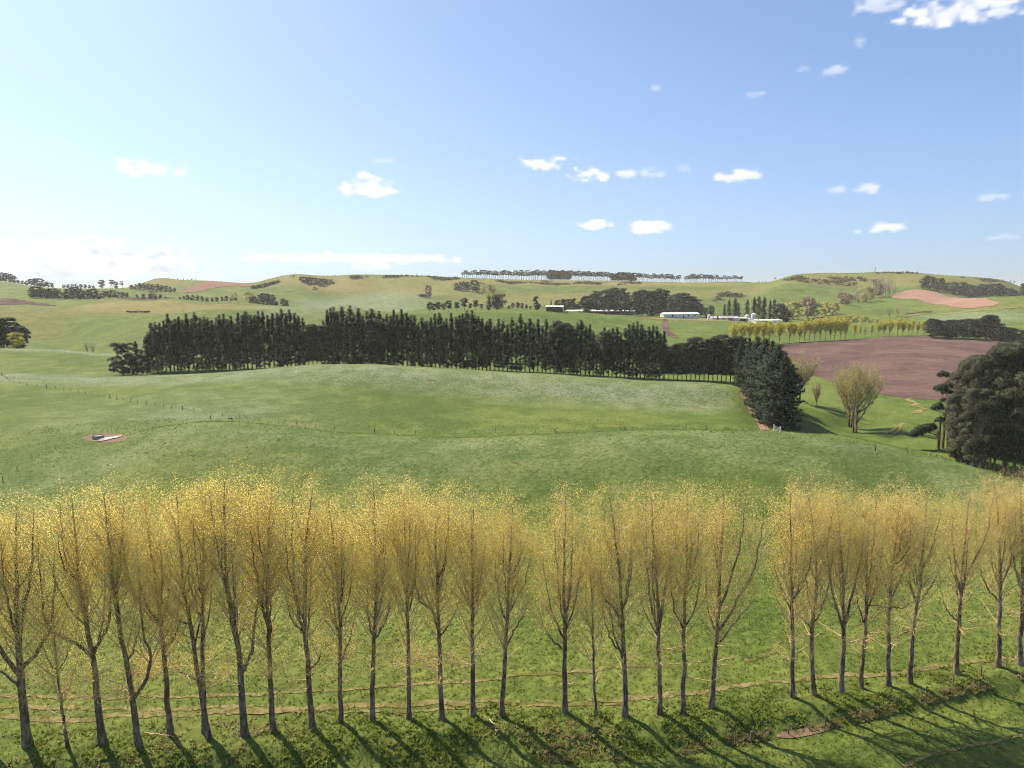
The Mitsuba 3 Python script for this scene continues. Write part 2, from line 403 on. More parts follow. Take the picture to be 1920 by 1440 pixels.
def chaikin(xy, k=2):
    for _ in range(k):
        n = np.roll(xy, -1, axis=0)
        xy = np.stack([.75 * xy + .25 * n, .25 * xy + .75 * n], 1).reshape(-1, 2)
    return xy


def dense(xy, step):
    out = []
    for a, b in zip(xy, np.roll(xy, -1, axis=0)):
        k = max(1, int(np.hypot(*(b - a)) / step))
        out.append(a + (b - a) * np.arange(k)[:, None] / k)
    return np.vstack(out)


def drape(xy, step, off, wob=0.0, seed=0):
    """A sheet over the land inside the outline xy."""
    rng = np.random.default_rng(seed)
    edge = dense(chaikin(xy), step)
    if wob:
        edge = edge + (meshkit.fbm(np.c_[edge / (wob * 6), np.zeros(len(edge))], 3, seed)[:, None] - .5) * wob * 2 * np.array([1, .6])
    ring = shapely.Polygon(edge).buffer(0)
    x0, y0, x1, y1 = ring.bounds
    gx, gy = np.meshgrid(np.arange(x0, x1, step), np.arange(y0, y1, step))
    g = np.stack([gx.ravel(), gy.ravel()], 1) + rng.uniform(-.2, .2, (gx.size, 2)) * step
    g = g[shapely.contains_xy(ring.buffer(-step * .4), g[:, 0], g[:, 1])]
    p = np.vstack([edge, g])
    t = Delaunay(p).simplices
    c = p[t].mean(1)
    t = t[shapely.contains_xy(ring, c[:, 0], c[:, 1])]
    e1, e2 = p[t[:, 1]] - p[t[:, 0]], p[t[:, 2]] - p[t[:, 0]]
    t = np.where((e1[:, 0] * e2[:, 1] - e1[:, 1] * e2[:, 0] < 0)[:, None], t[:, ::-1], t)
    return np.c_[p, ground_z(p[:, 0], p[:, 1]) + off], t


def ribbon(xy, width, off, step=.25, seed=0):
    """A worn wheel track: a strip over the land with grown-over gaps and ragged edges."""
    d = np.concatenate([[0], np.cumsum(np.hypot(*np.diff(xy, axis=0).T))])
    u = np.arange(0, d[-1], step)
    c = np.stack([PchipInterpolator(d, xy[:, i])(u) for i in (0, 1)], 1)
    t = np.gradient(c, axis=0); t /= np.linalg.norm(t, axis=1, keepdims=True) + 1e-9
    nrm = np.stack([-t[:, 1], t[:, 0]], 1)
    ks = np.linspace(-.6, .6, 9)
    wob = (meshkit.fbm(np.c_[u / 6, u * 0, u * 0 + seed], 3) - .5)[:, None] * width * 1.2
    rows_ = []
    for k in ks:
        q = c + nrm * (width * k + wob)
        rows_.append(np.c_[q, ground_z(q[:, 0], q[:, 1]) + off])
    v = np.stack(rows_, 1)
    i = np.arange(len(u) - 1)[:, None] * 9 + np.arange(8)[None, :]
    f = np.stack([i, i + 1, i + 10, i + 9], -1)[..., ::-1]
    m = v[:-1, :-1].reshape(-1, 3) * [1, 1, 0]
    n = .75 * meshkit.fbm(m / (width * 1.1), 3, seed) + .45 * meshkit.fbm(m / 7, 2, seed + 3)
    edge = np.tile(np.abs((ks[:-1] + ks[1:]) / 2) / .6, len(u) - 1)
    f = f.reshape(-1, 4)[n - .42 * edge ** 2 > .40]
    return v.reshape(-1, 3), f


# paddock character: dryness, and silvery sheen painted in as pale seeding grass, by place
VX, VY = XG.ravel(), YG.ravel()
dry, pale = np.zeros(VX.shape), np.zeros(VX.shape)


def paint(arr, pix, amount, soft=0.0):
    poly = shapely.Polygon(poly_world(pix)).buffer(0)
    inside = shapely.contains_xy(poly, VX, VY)
    arr[inside] = np.maximum(arr[inside], amount)


paint(dry, [(112,588),(150,573),(230,564),(300,564),(400,573),(420,577),(300,589),(210,587)], .75)
paint(dry, [(0,574),(100,580),(110,600),(108,645),(60,640),(0,600)], .28)
paint(dry, [(335,576),(420,569),(520,575),(560,574),(440,580)], .55)
paint(dry, [(580,545),(660,520),(860,524),(900,540),(860,560),(790,553),(700,551),(620,548)], .5)
paint(dry, [(500,527),(560,516),(660,517),(680,526),(640,545),(590,545),(540,530)], .75)
paint(dry, [(860,560),(960,548),(1180,545),(1390,540),(1460,528),(1440,548),(1300,560),(1100,565),(900,575)], .38)
paint(dry, [(1455,528),(1500,515),(1720,513),(1890,527),(1910,538),(1720,538),(1600,538),(1480,534)], .45)
paint(dry, [(1760,562),(1880,560),(1900,575),(1760,583)], .4)
paint(dry, [(270,535),(300,519.5),(335,525),(330,540)], .6)
paint(dry, [(860,522),(1000,525.5),(1390,529.5),(1390,534),(1150,536),(1000,534),(870,530)], .65)
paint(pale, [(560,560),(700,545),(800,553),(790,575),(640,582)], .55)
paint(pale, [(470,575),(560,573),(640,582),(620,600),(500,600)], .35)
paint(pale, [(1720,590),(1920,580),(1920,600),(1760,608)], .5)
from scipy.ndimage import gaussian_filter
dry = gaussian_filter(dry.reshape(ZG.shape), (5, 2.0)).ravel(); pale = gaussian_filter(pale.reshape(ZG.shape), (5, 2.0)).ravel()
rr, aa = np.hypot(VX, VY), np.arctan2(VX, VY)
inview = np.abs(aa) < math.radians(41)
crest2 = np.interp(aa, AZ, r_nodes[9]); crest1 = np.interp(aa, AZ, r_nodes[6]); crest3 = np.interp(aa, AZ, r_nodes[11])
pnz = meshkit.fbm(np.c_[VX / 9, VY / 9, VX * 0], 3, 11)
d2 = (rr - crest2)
pale = np.maximum(pale, .72 * np.clip(1 - np.abs(d2 + 12) / 26, 0, 1) ** .8 * np.clip((math.radians(18) - aa) / .05, 0, 1) * (.5 + .9 * pnz))  # sheen along the crests painted as pale bands, here and below
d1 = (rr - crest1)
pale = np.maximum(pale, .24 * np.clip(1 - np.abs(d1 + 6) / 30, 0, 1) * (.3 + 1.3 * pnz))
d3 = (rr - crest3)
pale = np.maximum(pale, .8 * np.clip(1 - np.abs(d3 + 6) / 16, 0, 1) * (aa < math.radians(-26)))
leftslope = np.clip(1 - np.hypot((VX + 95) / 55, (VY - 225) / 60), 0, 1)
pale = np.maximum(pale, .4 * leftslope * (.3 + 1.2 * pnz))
n_, m_ = ZG.shape
gi = np.arange(n_ - 1)[:, None] * m_ + np.arange(m_ - 1)[None, :]
land_f = np.stack([gi, gi + m_, gi + m_ + 1, gi + 1], -1).reshape(-1, 4)[:, ::-1]
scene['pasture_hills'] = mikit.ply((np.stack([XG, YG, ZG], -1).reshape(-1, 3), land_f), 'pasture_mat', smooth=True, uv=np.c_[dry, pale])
tag('pasture_hills', 'rolling green pasture land reaching back to the low hills on the skyline', 'pasture', kind='structure')


def sheet(name, mesh, mat, label, cat):
    k = key_for(name)
    scene[k] = mikit.ply(mesh, mat, smooth=True)
    tag(k, label, cat, kind='structure')


sheet('ploughed_field', drape(poly_world([(1459,655),(1462,646),(1510,643),(1584,639),(1640,633.5),(1740,630),(1830,640),(1930,646),(1990,655),(1960,700),(1880,760),(1790,752),(1700,747),(1640,737),
      (1580,722),(1525,706),(1490,676)]), 3.5, .12, 1.5, 1), 'soil_mat', 'big bare purple brown ploughed field behind the leafless willows', 'ploughed field')
sheet('ploughed_field', drape(poly_world([(1660,557),(1690,547),(1722,542),(1775,553),(1850,562),(1884,569),(1840,577),(1790,578),(1745,569),(1700,561)]), 9, .5, 3, 2), 'red_soil_mat',
      'pinkish ploughed field on the far hillside below the dark tree block', 'ploughed field')
sheet('ploughed_field', drape(poly_world([(336,548),(360,538),(385,527.5),(440,530),(475,532.5),(478,537),(440,536),(400,541),(360,549)]), 9, .6, 3, 3), 'red_soil_mat',
      'reddish bare ploughed hilltop on the skyline with tilled soil', 'ploughed field')
sheet('ploughed_field', drape(poly_world([(-60,569),(0,560),(40,562),(112,573),(95,574),(0,570.5)]), 7, .5, 3, 4), 'soil_mat', 'narrow purple brown ploughed strip at the far left edge', 'ploughed field')
sheet('ploughed_field', drape(poly_world([(205,560.5),(255,557.6),(340,559),(300,560.8),(250,561.3)]), 6, .5, 2, 5), 'soil_mat', 'thin brown ploughed strip beyond the ochre hill', 'ploughed field')
sheet('dirt_race', drape(poly_world([(1241,598),(1252,598),(1253,615),(1258,624),(1276,633),(1262,634),(1248,628),(1242,618)]), 2.5, .25, .8, 6), 'soil_mat', 'brown dirt farm race running down from the long white shed', 'farm track')
sheet('dirt_bank', drape(poly_world([(1384,731),(1392,729),(1404,745),(1417,770),(1440,792),(1456,809),(1446,810),(1424,796),(1404,768)]), 1.6, .10, .5, 7), 'red_soil_mat', 'strip of bare reddish soil under the corner pines', 'bare soil')
sheet('farm_yard', drape(poly_world([(1200,594.5),(1240,597),(1320,598.5),(1385,600.5),(1411,602),(1411,605),(1330,603),(1240,599.3),(1195,597)]), 4, .2, 1, 8), 'track_mat', 'pale gravel farm yard in front of the sheds', 'farm yard')
for i, (pts, w, lab) in enumerate([
    ([(-10,1305),(120,1306),(258,1307),(443,1305),(640,1293),(777,1285),(882,1281),(930,1275),(1035,1263),(1103,1259),(1172,1251),(1224,1250)], .55, 'upper pale wheel rut curving behind the poplar row'),
    ([(1395,1240),(1430,1231),(1458,1221)], .6, 'short pale rut curving up behind the right poplars'),
    ([(-10,1329),(201,1329),(400,1327),(560,1331),(640,1329),(761,1327),(882,1319),(1002,1317),(1163,1315),(1280,1303),(1401,1285),(1481,1279),(1562,1271),(1683,1263),(1783,1249),(1930,1228)], .8,
     'long pale dirt track just behind the poplar trunks'),
    ([(-10,1345),(121,1347),(282,1343),(403,1339),(576,1332)], 1.0, 'brown worn track near the left poplar trunks'),
    ([(640,1338),(761,1336),(882,1327),(1040,1324),(1170,1322)], .5, 'thin rut beside the long pale dirt track'),
    ([(1690,1436),(1760,1416),(1840,1397),(1930,1377)], .45, 'dark wheel rut in the lower right grass')]):
    sheet('dirt_track', ribbon(np.array([hit(*q)[:2] for q in pts]), w, .05, .22, i), 'track_mat', lab, 'dirt track')
sheet('dirt_patch', drape(poly_world([(1455,1377),(1490,1371),(1530,1362),(1565,1357),(1560,1370),(1520,1381),(1470,1386)]), .5, .07, .6, 9), 'dirt_mat', 'bare pinkish dirt patch in the grass in front of the right poplars', 'bare soil')
sheet('dirt_patch', drape(poly_world([(420,1335),(470,1330),(570,1328),(575,1334),(500,1340),(430,1341)]), .5, .08, .5, 10), 'track_mat', 'bare pinkish dirt patch behind the left poplars', 'bare soil')
sheet('dirt_patch', drape(poly_world([(148,822),(170,815),(196,812),(232,813),(242,822),(225,830),(190,829),(160,826)]), .7, .06, .6, 11), 'dirt_mat', 'muddy patch around the round water trough', 'bare soil')
sheet('dirt_patch', drape(poly_world([(796,713),(805,711),(820,713),(812,715)]), 1, .15, .5, 12), 'track_mat', 'small bare patch on the middle hill below the shelterbelt', 'bare soil')
sheet('far_track', drape(poly_world([(1690,592),(1760,587),(1840,581),(1900,576),(1940,573),(1940,575.5),(1840,584),(1750,590),(1692,595.5)]), 4, .3, 1, 13), 'track_mat', 'pale farm track crossing the slope under the far pinkish field', 'farm track')
sheet('far_track', ribbon(np.array([hit(*a)[:2] for a in [(1706,748),(1712,752),(1719,758),(1722,766),(1716,776)]]), 3.2, .12, .5, 14), 'track_mat', 'pale gateway track leading into the ploughed field', 'farm track')
for k, q in enumerate([[(1688,793),(1680,803),(1668,814)], [(1694,794),(1688,805),(1678,816)]]):
    sheet('dirt_track', ribbon(np.array([hit(*a)[:2] for a in q]), 1.0, .12, .4, 20 + k), 'track_mat', ['left', 'right'][k] + ' one of two parallel wheel ruts in the gully', 'dirt track')

# ------------------------------------------------------------------ trees
def woody(stems, rad, height, base, rng, nb, nt, nl, reach, leaf=.15, sides=6, low=.18, bare=.30, el=(35, 62), rtw=.011, droop=0.0, leafh=None, spread=.22, thin_top=0.0):
    """Branches, twigs and leaves for a tree whose stems (world polylines) are given. Returns the meshes of stems, twigs and crown."""
    K = 14
    S = np.stack([spline(s, K) for s in stems])
    S[:, 1:-1] += rng.normal(0, .05, (len(stems), K - 2, 3))
    q = np.linspace(0, 1, K)
    R = np.stack([r0 * (1 - q) ** .85 + r1 for r0, r1 in rad])
    out = []
    for i in range(len(stems)):
        P, r = S[i], R[i].copy()
        if i == 0:
            r[0] *= 1.35
        out.append(tubes(P[None], r[None], 8 if r[0] > .1 else 5))
    hb = S[:, :, 2] - base[2]
    # branches
    L = np.linalg.norm(np.diff(S, axis=1), axis=2).sum(1)
    w = L * np.where(np.arange(len(L)) == 0, 1.3, 1.0)
    si = rng.choice(len(L), nb, p=w / w.sum())
    t = rng.uniform(0, 1, nb) ** .8
    t = np.where(si == 0, low + (1 - low) * t, .12 + .88 * t) * (K - 1.001)
    k, fr = t.astype(int), (t % 1)[:, None]
    P0 = S[si, k] * (1 - fr) + S[si, k + 1] * fr
    r0 = (R[si, k] * .45).clip(.012, .055)
    h = ((P0[:, 2] - base[2]) / height).clip(0, 1)
    ph = rng.uniform(0, 2 * np.pi, nb)
    e = np.radians(rng.uniform(*el, nb) - 28 * (h < bare) - droop * 40)
    ln = np.interp(h, reach[0], reach[1]) * rng.uniform(.55, 1.15, nb) / np.cos(e).clip(.45)
    ln = np.minimum(ln, np.interp(h, [0, .8, 1], [9, 3.4, 1.4]))
    d0 = np.stack([np.cos(ph) * np.cos(e), np.sin(ph) * np.cos(e), np.sin(e)], 1)
    up = np.array([0, 0, 1.0 - 2 * droop])
    KB = 5
    qs = np.linspace(0, 1, KB)[None, :, None]
    B = P0[:, None] + ln[:, None, None] * (d0[:, None] * qs + up * .33 * qs ** 2 * (h > bare)[:, None, None]) + rng.normal(0, .06, (nb, KB, 3)) * qs
    BR = r0[:, None] * (1 - .85 * np.linspace(0, 1, KB))[None]
    bm = tubes(B, BR, 4)
    # twigs on branches and on the upper stems
    A = np.concatenate([B.reshape(-1, 3), S[:, 4:].reshape(-1, 3)])
    aw = np.concatenate([np.tile([.1, .5, .9, 1.1, 1.3], nb) * np.repeat(.4 + ln / ln.mean(), KB), np.full(S[:, 4:].shape[0] * S[:, 4:].shape[1], .22)])
    hA = ((A[:, 2] - base[2]) / height).clip(0, 1)
    aw = aw * (hA > low * .6) * np.interp(hA, reach[0], reach[1]) ** thin_top
    P1 = A[rng.choice(len(A), nt, p=aw / aw.sum())] + rng.normal(0, .05, (nt, 3))
    hh = ((P1[:, 2] - base[2]) / height).clip(0, 1)
    ph, e = rng.uniform(0, 2 * np.pi, nt), np.radians(rng.uniform(el[0] - 25, el[1] + 10, nt) - 20 * (hh < bare) - droop * 60)
    ln = np.interp(hh, [0, .3, .7, 1], [1.7, 1.7, 1.35, .9]) * rng.uniform(.5, 1.2, nt)
    d1 = np.stack([np.cos(ph) * np.cos(e), np.sin(ph) * np.cos(e), np.sin(e)], 1)
    q3 = np.array([0, 1])[None, :, None]
    TW = P1[:, None] + ln[:, None, None] * (d1[:, None] * q3 + up * .25 * q3 ** 2) + rng.normal(0, .04, (nt, 2, 3)) * q3
    tm = tubes(TW, np.full((nt, 2), rtw) * np.array([1.25, .6]), 3)
    # leaves
    wl = np.interp(hh, *(leafh or ([0, .15, .35, .6, .8, 1], [.1, .9, 1.45, 1.1, .8, .7])))
    li = rng.choice(nt, nl, p=wl / wl.sum())
    u = rng.uniform(.05, 1.1, nl)[:, None]
    C = P1[li] + ln[li][:, None] * (d1[li] * u + up * .25 * u ** 2) + rng.normal(0, spread, (nl, 3))
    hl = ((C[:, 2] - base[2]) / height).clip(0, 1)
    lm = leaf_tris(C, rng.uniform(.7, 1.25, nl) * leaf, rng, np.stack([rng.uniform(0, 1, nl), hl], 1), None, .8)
    return out, bm, tm, lm


POP_REACH = ([0, .12, .25, .4, .55, .7, .85, .95, 1], [1.0, 2.3, 3.2, 3.4, 3.15, 2.6, 1.9, 1.2, .6])
# the poplar row: foot, top, girth, then main limbs as (outline seen from the south); pale leaves thin out eastwards
POPLARS = [
 ((52,1396),(30,935),.43,[[(44,1271),(0,1215),(-30,1120),(-45,985)],[(45,1262),(75,1215),(97,1170),(100,1020)],[(44,1268),(38,1180),(58,1080),(62,950)],[(40,1290),(5,1262),(-30,1240)]],'with a low four way fork at the left edge'),
 ((128,1402),(97,1125),.16,[[(107,1259),(90,1238),(80,1200)],[(108,1262),(125,1230),(130,1195)]],'short and very thin, leaning left between two tall ones'),
 ((193,1392),(133,912),.36,[[(174,1232),(150,1210),(100,1185),(80,1135),(70,1000)],[(172,1225),(200,1178),(209,1110),(212,1000)],[(158,1172),(115,1115),(90,1030)],[(150,1100),(120,1035),(112,940)]],'with a long crooked left limb rising from its fork'),
 ((262,1402),(193,910),.32,[[(248,1307),(277,1265),(283,1228),(268,1190),(262,1090)],[(236,1240),(252,1215),(262,1160)],[(215,1110),(228,1020),(232,930)]],'forking lowest of the row into an arched right limb'),
 ((320,1379),(268,912),.28,[[(303,1170),(278,1140),(250,1115),(235,1050),(228,960)],[(305,1215),(330,1190),(340,1150)],[(303,1170),(315,1130),(318,1040)]],'with a bowed left limb above mid trunk'),
 ((392,1383),(330,912),.27,[[(372,1270),(335,1255),(318,1235)],[(356,1167),(318,1150),(310,1120)],[(345,1100),(330,1000),(315,940)]],'leaning left, one of a crossing pair of trunks'),
 ((384,1374),(385,905),.25,[[(380,1135),(362,1090),(352,1000)],[(378,1120),(398,1060),(402,960)]],'upright, the right one of a crossing pair of trunks'),
 ((459,1379),(420,886),.35,[[(452,1262),(472,1215),(480,1150),(484,1060)],[(425,1095),(395,1050),(362,990),(345,925)],[(425,1092),(408,1030),(392,920)],[(428,1080),(442,1020),(452,930)]],'broad crown, with an upturned right limb low on its trunk'),
 ((513,1371),(510,888),.28,[[(503,1170),(485,1100),(470,1000),(466,905)],[(503,1172),(492,1125),(505,1020),(515,960)]],'its trunk dividing into a tight narrow upright V'),
 ((586,1365),(586,898),.30,[[(573,1195),(555,1120),(548,1020),(550,910)],[(578,1260),(597,1238),(600,1220)],[(572,1190),(545,1155),(535,1110)]],'forking at mid height with a small stub limb below'),
 ((638,1355),(615,925),.25,[[(637,1170),(655,1110),(662,1000)],[(636,1190),(618,1140),(605,1030)],[(637,1240),(658,1190),(668,1130)]],'thin trunk, short rounded top'),
 ((698,1353),(700,892),.27,[[(701,1202),(690,1150),(688,1080)],[(702,1200),(720,1170),(733,1120)],[(706,1120),(722,1050),(728,960)]],'tallest narrow spire standing proud of its neighbours'),
 ((767,1349),(757,908),.24,[[(765,1110),(750,1060),(742,960)],[(764,1130),(778,1080),(785,980)]],'one straight unforked trunk right of the tall spire'),
 ((829,1347),(815,915),.27,[[(822,1194),(810,1148),(785,1122),(778,1060)],[(823,1198),(850,1155),(865,1120)],[(820,1100),(835,1040),(842,940)]],'with a sickle shaped left limb at two fifths height'),
 ((888,1343),(888,916),.27,[[(885,1150),(870,1080),(862,990)],[(886,1130),(905,1070),(912,960)]],'slim evenly branched, left of the gap in the row'),
 ((941,1343),(962,925),.27,[[(948,1175),(935,1110),(925,1020)],[(951,1150),(985,1085),(1000,1010)],[(949,1168),(960,1120),(975,1060)],[(948,1210),(975,1165),(990,1140)]],'with its trunk bent to the right, beside the wide gap'),
 ((1059,1335),(1060,914),.30,[[(1058,1194),(1030,1130),(1018,1040)],[(1059,1190),(1080,1120),(1096,1010)],[(1058,1215),(1020,1175),(1010,1140)],[(1058,1180),(1046,1090),(1040,980)]],'many limbed, standing right of the wide gap'),
 ((1117,1339),(1106,1000),.15,[[(1112,1200),(1100,1150),(1098,1080)],[(1113,1230),(1128,1190),(1130,1140)]],'thin and short between two thick trunks in the middle'),
 ((1172,1343),(1142,908),.30,[[(1168,1165),(1150,1140),(1132,1120),(1125,1050)],[(1171,1240),(1150,1180),(1140,1100)],[(1172,1150),(1180,1060),(1190,950)],[(1165,1230),(1143,1190),(1130,1140)]],'slanting to the left above its middle fork'),
 ((1236,1339),(1218,904),.27,[[(1234,1185),(1220,1130),(1212,1040),(1212,930)],[(1234,1180),(1247,1100),(1265,1030),(1270,960)],[(1235,1190),(1210,1150),(1195,1100)]],'with a Y fork and twin tops'),
 ((1282,1339),(1290,908),.28,[[(1284,1180),(1304,1135),(1315,1060)],[(1284,1190),(1262,1130),(1255,1040)],[(1286,1090),(1300,1020),(1318,930)]],'left one of the close pair before the green gap'),
 ((1332,1327),(1358,908),.31,[[(1344,1185),(1380,1130),(1415,1060),(1432,950)],[(1343,1190),(1325,1130),(1322,1040)],[(1346,1150),(1368,1090),(1390,1010),(1398,925)],[(1342,1210),(1385,1160),(1415,1120)]],'fan shaped, spreading far right over the green gap'),
 ((1486,1307),(1483,906),.26,[[(1486,1122),(1468,1060),(1462,960)],[(1486,1125),(1505,1080),(1512,990)],[(1485,1140),(1462,1100),(1450,1040)]],'straight, first one right of the green gap'),
 ((1527,1303),(1512,894),.26,[[(1523,1182),(1500,1155),(1489,1140)],[(1530,1100),(1545,1040),(1548,950)],[(1530,1120),(1520,1050),(1500,960)]],'standing close behind the first one right of the green gap'),
 ((1577,1297),(1568,906),.29,[[(1581,1176),(1568,1135),(1556,1080),(1550,980)],[(1584,1174),(1600,1110),(1615,1040),(1625,950)],[(1581,1170),(1575,1080),(1572,980)]],'with a deep wine glass fork in the right group'),
 ((1615,1291),(1648,906),.24,[[(1622,1176),(1610,1130),(1600,1060)],[(1624,1165),(1645,1080),(1660,1000)],[(1630,1140),(1690,1140),(1720,1120)]],'leaning right with a level side limb'),
 ((1667,1287),(1692,908),.27,[[(1669,1120),(1655,1070),(1645,980)],[(1669,1125),(1690,1080),(1712,1010)]],'with a very dark trunk at the centre of the right group'),
 ((1707,1281),(1740,912),.27,[[(1720,1130),(1745,1100),(1762,1050)],[(1717,1135),(1705,1080),(1700,980)],[(1728,1062),(1755,1000),(1768,930)],[(1712,1180),(1690,1190),(1675,1200)]],'leaning right beside the dark trunk'),
 ((1793,1263),(1820,914),.28,[[(1803,1110),(1822,1060),(1850,1000),(1862,930)],[(1797,1170),(1780,1150),(1765,1110)],[(1803,1112),(1790,1050),(1785,960)]],'standing alone before the last pair on the right'),
 ((1871,1251),(1864,882),.29,[[(1876,1100),(1860,1050),(1852,960)],[(1876,1102),(1895,1050),(1905,960)],[(1875,1130),(1845,1090),(1832,1040)]],'with the highest top of the last two at the right edge'),
 ((1912,1247),(1912,884),.30,[[(1916,1100),(1900,1050),(1890,960)],[(1917,1105),(1935,1040),(1945,950)]],'cut by the right edge of the view'),
 ((-22,1405),(-20,925),.32,[[(-22,1200),(-5,1140),(5,1000)],[(-22,1210),(-40,1140),(-45,1000)]],'only a few branches showing at the left edge'),
 ((1968,1238),(1975,890),.30,[[(1970,1100),(1950,1040),(1942,950)],[(1970,1100),(1990,1040),(2000,950)]],'outside the view past the right edge'),
]
for i, (foot, top, girth, limbs, look) in enumerate(POPLARS[:-1]):
    rng = np.random.default_rng(1000 + i)
    b = hit(*foot)
    b[2] = min(b[2], .15)
    Y = b[1]
    lean = rng.uniform(-.5, .5)
    tp = at(top[0], top[1], Y + lean) - [0, 0, .8]
    H = tp[2] - b[2]
    # the main stem passes through the first points of the limbs
    mids = sorted({q[0] for q in limbs if q[0][1] > top[1] + 60}, key=lambda c: -c[1])
    keep, last = [], foot[1]
    for q in mids:
        if last - q[1] > 60:
            keep.append(q); last = q[1]
    main = [b - [0, 0, .35], *[at(q[0], q[1], Y + lean * (foot[1] - q[1]) / (foot[1] - top[1])) for q in keep], tp]
    stems, rad = [main], [(girth * .9, .02)]
    ms = spline(main, 40)
    for q in limbs:
        dy = rng.uniform(-1, 1) * 1.6
        pts = []
        for j, c in enumerate(q):
            fr = j / (len(q) - 1)
            pts.append(at(c[0], c[1], Y + dy * fr))
        k = np.argmin(np.abs(ms[:, 2] - pts[0][2]))
        pts[0] = ms[k]
        stems.append(pts)
        hfrac = (pts[0][2] - b[2]) / H
        rad.append((max(.05, girth * (1 - hfrac) ** .8 * (.62 if len(q) > 3 else .45)), .012))
    # two or three more fastigiate limbs towards and away from the viewer
    if girth > .2:
        for _ in range(4):
            k = rng.integers(14, 28)
            a = rng.choice([-1, 1]) * rng.uniform(.9, 1.9)
            p0 = ms[k]; hgt = (H - (p0[2] - b[2])) * rng.uniform(.55, .85)
            sx = rng.uniform(-1.2, 1.2)
            stems.append([p0, p0 + [sx * .6, a * .6, hgt * .25], p0 + [sx, a, hgt * .6], p0 + [sx * 1.05, a * 1.05, hgt]])
            rad.append((girth * .38 * (1 - .6 * (p0[2] - b[2]) / H), .012))
    east = float(np.interp(foot[0], [0, 600, 1200, 1900], [1.25, 1.1, .78, .62]))
    sc = H / 22 * (1 if girth > .2 else .55)
    sc *= .62 if 'crossing pair' in look else 1
    st, bm, tm, lm = woody(stems, rad, H, b, rng, int(180 * sc), int(1100 * sc), int(21000 * sc * east), POP_REACH, leaf=.09, spread=.3, thin_top=.55, rtw=.0085)
    key = key_for('poplar_tree')
    m = MB().add(*st[0]); scene[key + '__trunk'] = m.shape('bark_mat', True)
    for s_ in st[1:]:
        scene[key_for(key + '__limb')] = MB().add(*s_).shape('bark_mat', True)
    scene[key + '__twigs'] = MB().add(*bm).add(*tm).shape('twig_mat', True)
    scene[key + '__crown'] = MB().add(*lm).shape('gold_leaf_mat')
    tag(key, 'golden poplar ' + look, 'tree', 'front row of golden poplars')


# unit trees, built in metres, set out as instances
def pine(seed, H=26, low=.10, wid=2.6, shape=.5, nwh=34, per=5, clump=1.05, blades=6):
    rng = np.random.default_rng(seed)
    tr = MB().add(*tubes(np.array([[[0, 0, -.5], [rng.normal(0, .15), rng.normal(0, .15), H * .5], [0, 0, H * .97]]]), np.array([[.30, .2, .03]]), 6))
    zs = np.linspace(low, .99, nwh) + rng.normal(0, .008, nwh)
    C, D, BB = [], [], []
    for z in zs:
        u = min(1.0, max(0.0, (z - low) / (1 - low)))
        prof = wid * ((1 - u) ** shape) * (.55 + .45 * min(1, u * 5)) + .12
        for _ in range(rng.integers(per - 1, per + 2)):
            ph = rng.uniform(0, 2 * np.pi)
            L = prof * rng.uniform(.4, 1.25)
            if z < .45 and rng.random() < .28:
                continue
            rise = rng.uniform(.05, .55) + .5 * u
            d = np.array([math.cos(ph), math.sin(ph), rise])
            p0 = np.array([0, 0, z * H])
            BB.append([p0, p0 + d * L * .5, p0 + d * L * [1, 1, 1.15]])
            for t in np.linspace(.35, 1.0, max(2, int(L / .75))):
                C.append(p0 + d * L * t * [1, 1, 1 + .15 * t]); D.append(d / np.linalg.norm(d))
    for z in np.linspace(.9, 1.0, 7):
        C.append([0, 0, z * H]); D.append([0, 0, 1.])
    BB = np.array(BB)
    tr.add(*tubes(BB, np.full((len(BB), 3), .045) * np.array([1, .7, .3]), 3))
    C, D = np.repeat(np.array(C), blades, 0), np.repeat(np.array(D), blades, 0)
    d = D * .55 + unit(rng, len(C)) * .75 + [0, 0, .45]
    d /= np.linalg.norm(d, axis=1, keepdims=True)
    C = C + rng.normal(0, .22, C.shape)
    cr = MB().add(*leaf_tris(C, rng.uniform(.7, 1.2, len(C)) * clump * np.clip((1.04 - C[:, 2] / H) * 6, .45, 1), rng, np.stack([rng.uniform(0, 1, len(C)), C[:, 2] / H], 1), d, .42))
    out = C * [1, 1, 0]
    out = out / (np.linalg.norm(out, axis=1, keepdims=True) + .3) * .8 + d * .5 + .4 * unit(rng, len(C)) + [0, 0, .25]
    nn = np.repeat(out / np.linalg.norm(out, axis=1, keepdims=True), 3, axis=0)
    return {'trunk': tr.shape('bark_mat'), 'crown': cr.leafy('needle_mat', nn)}


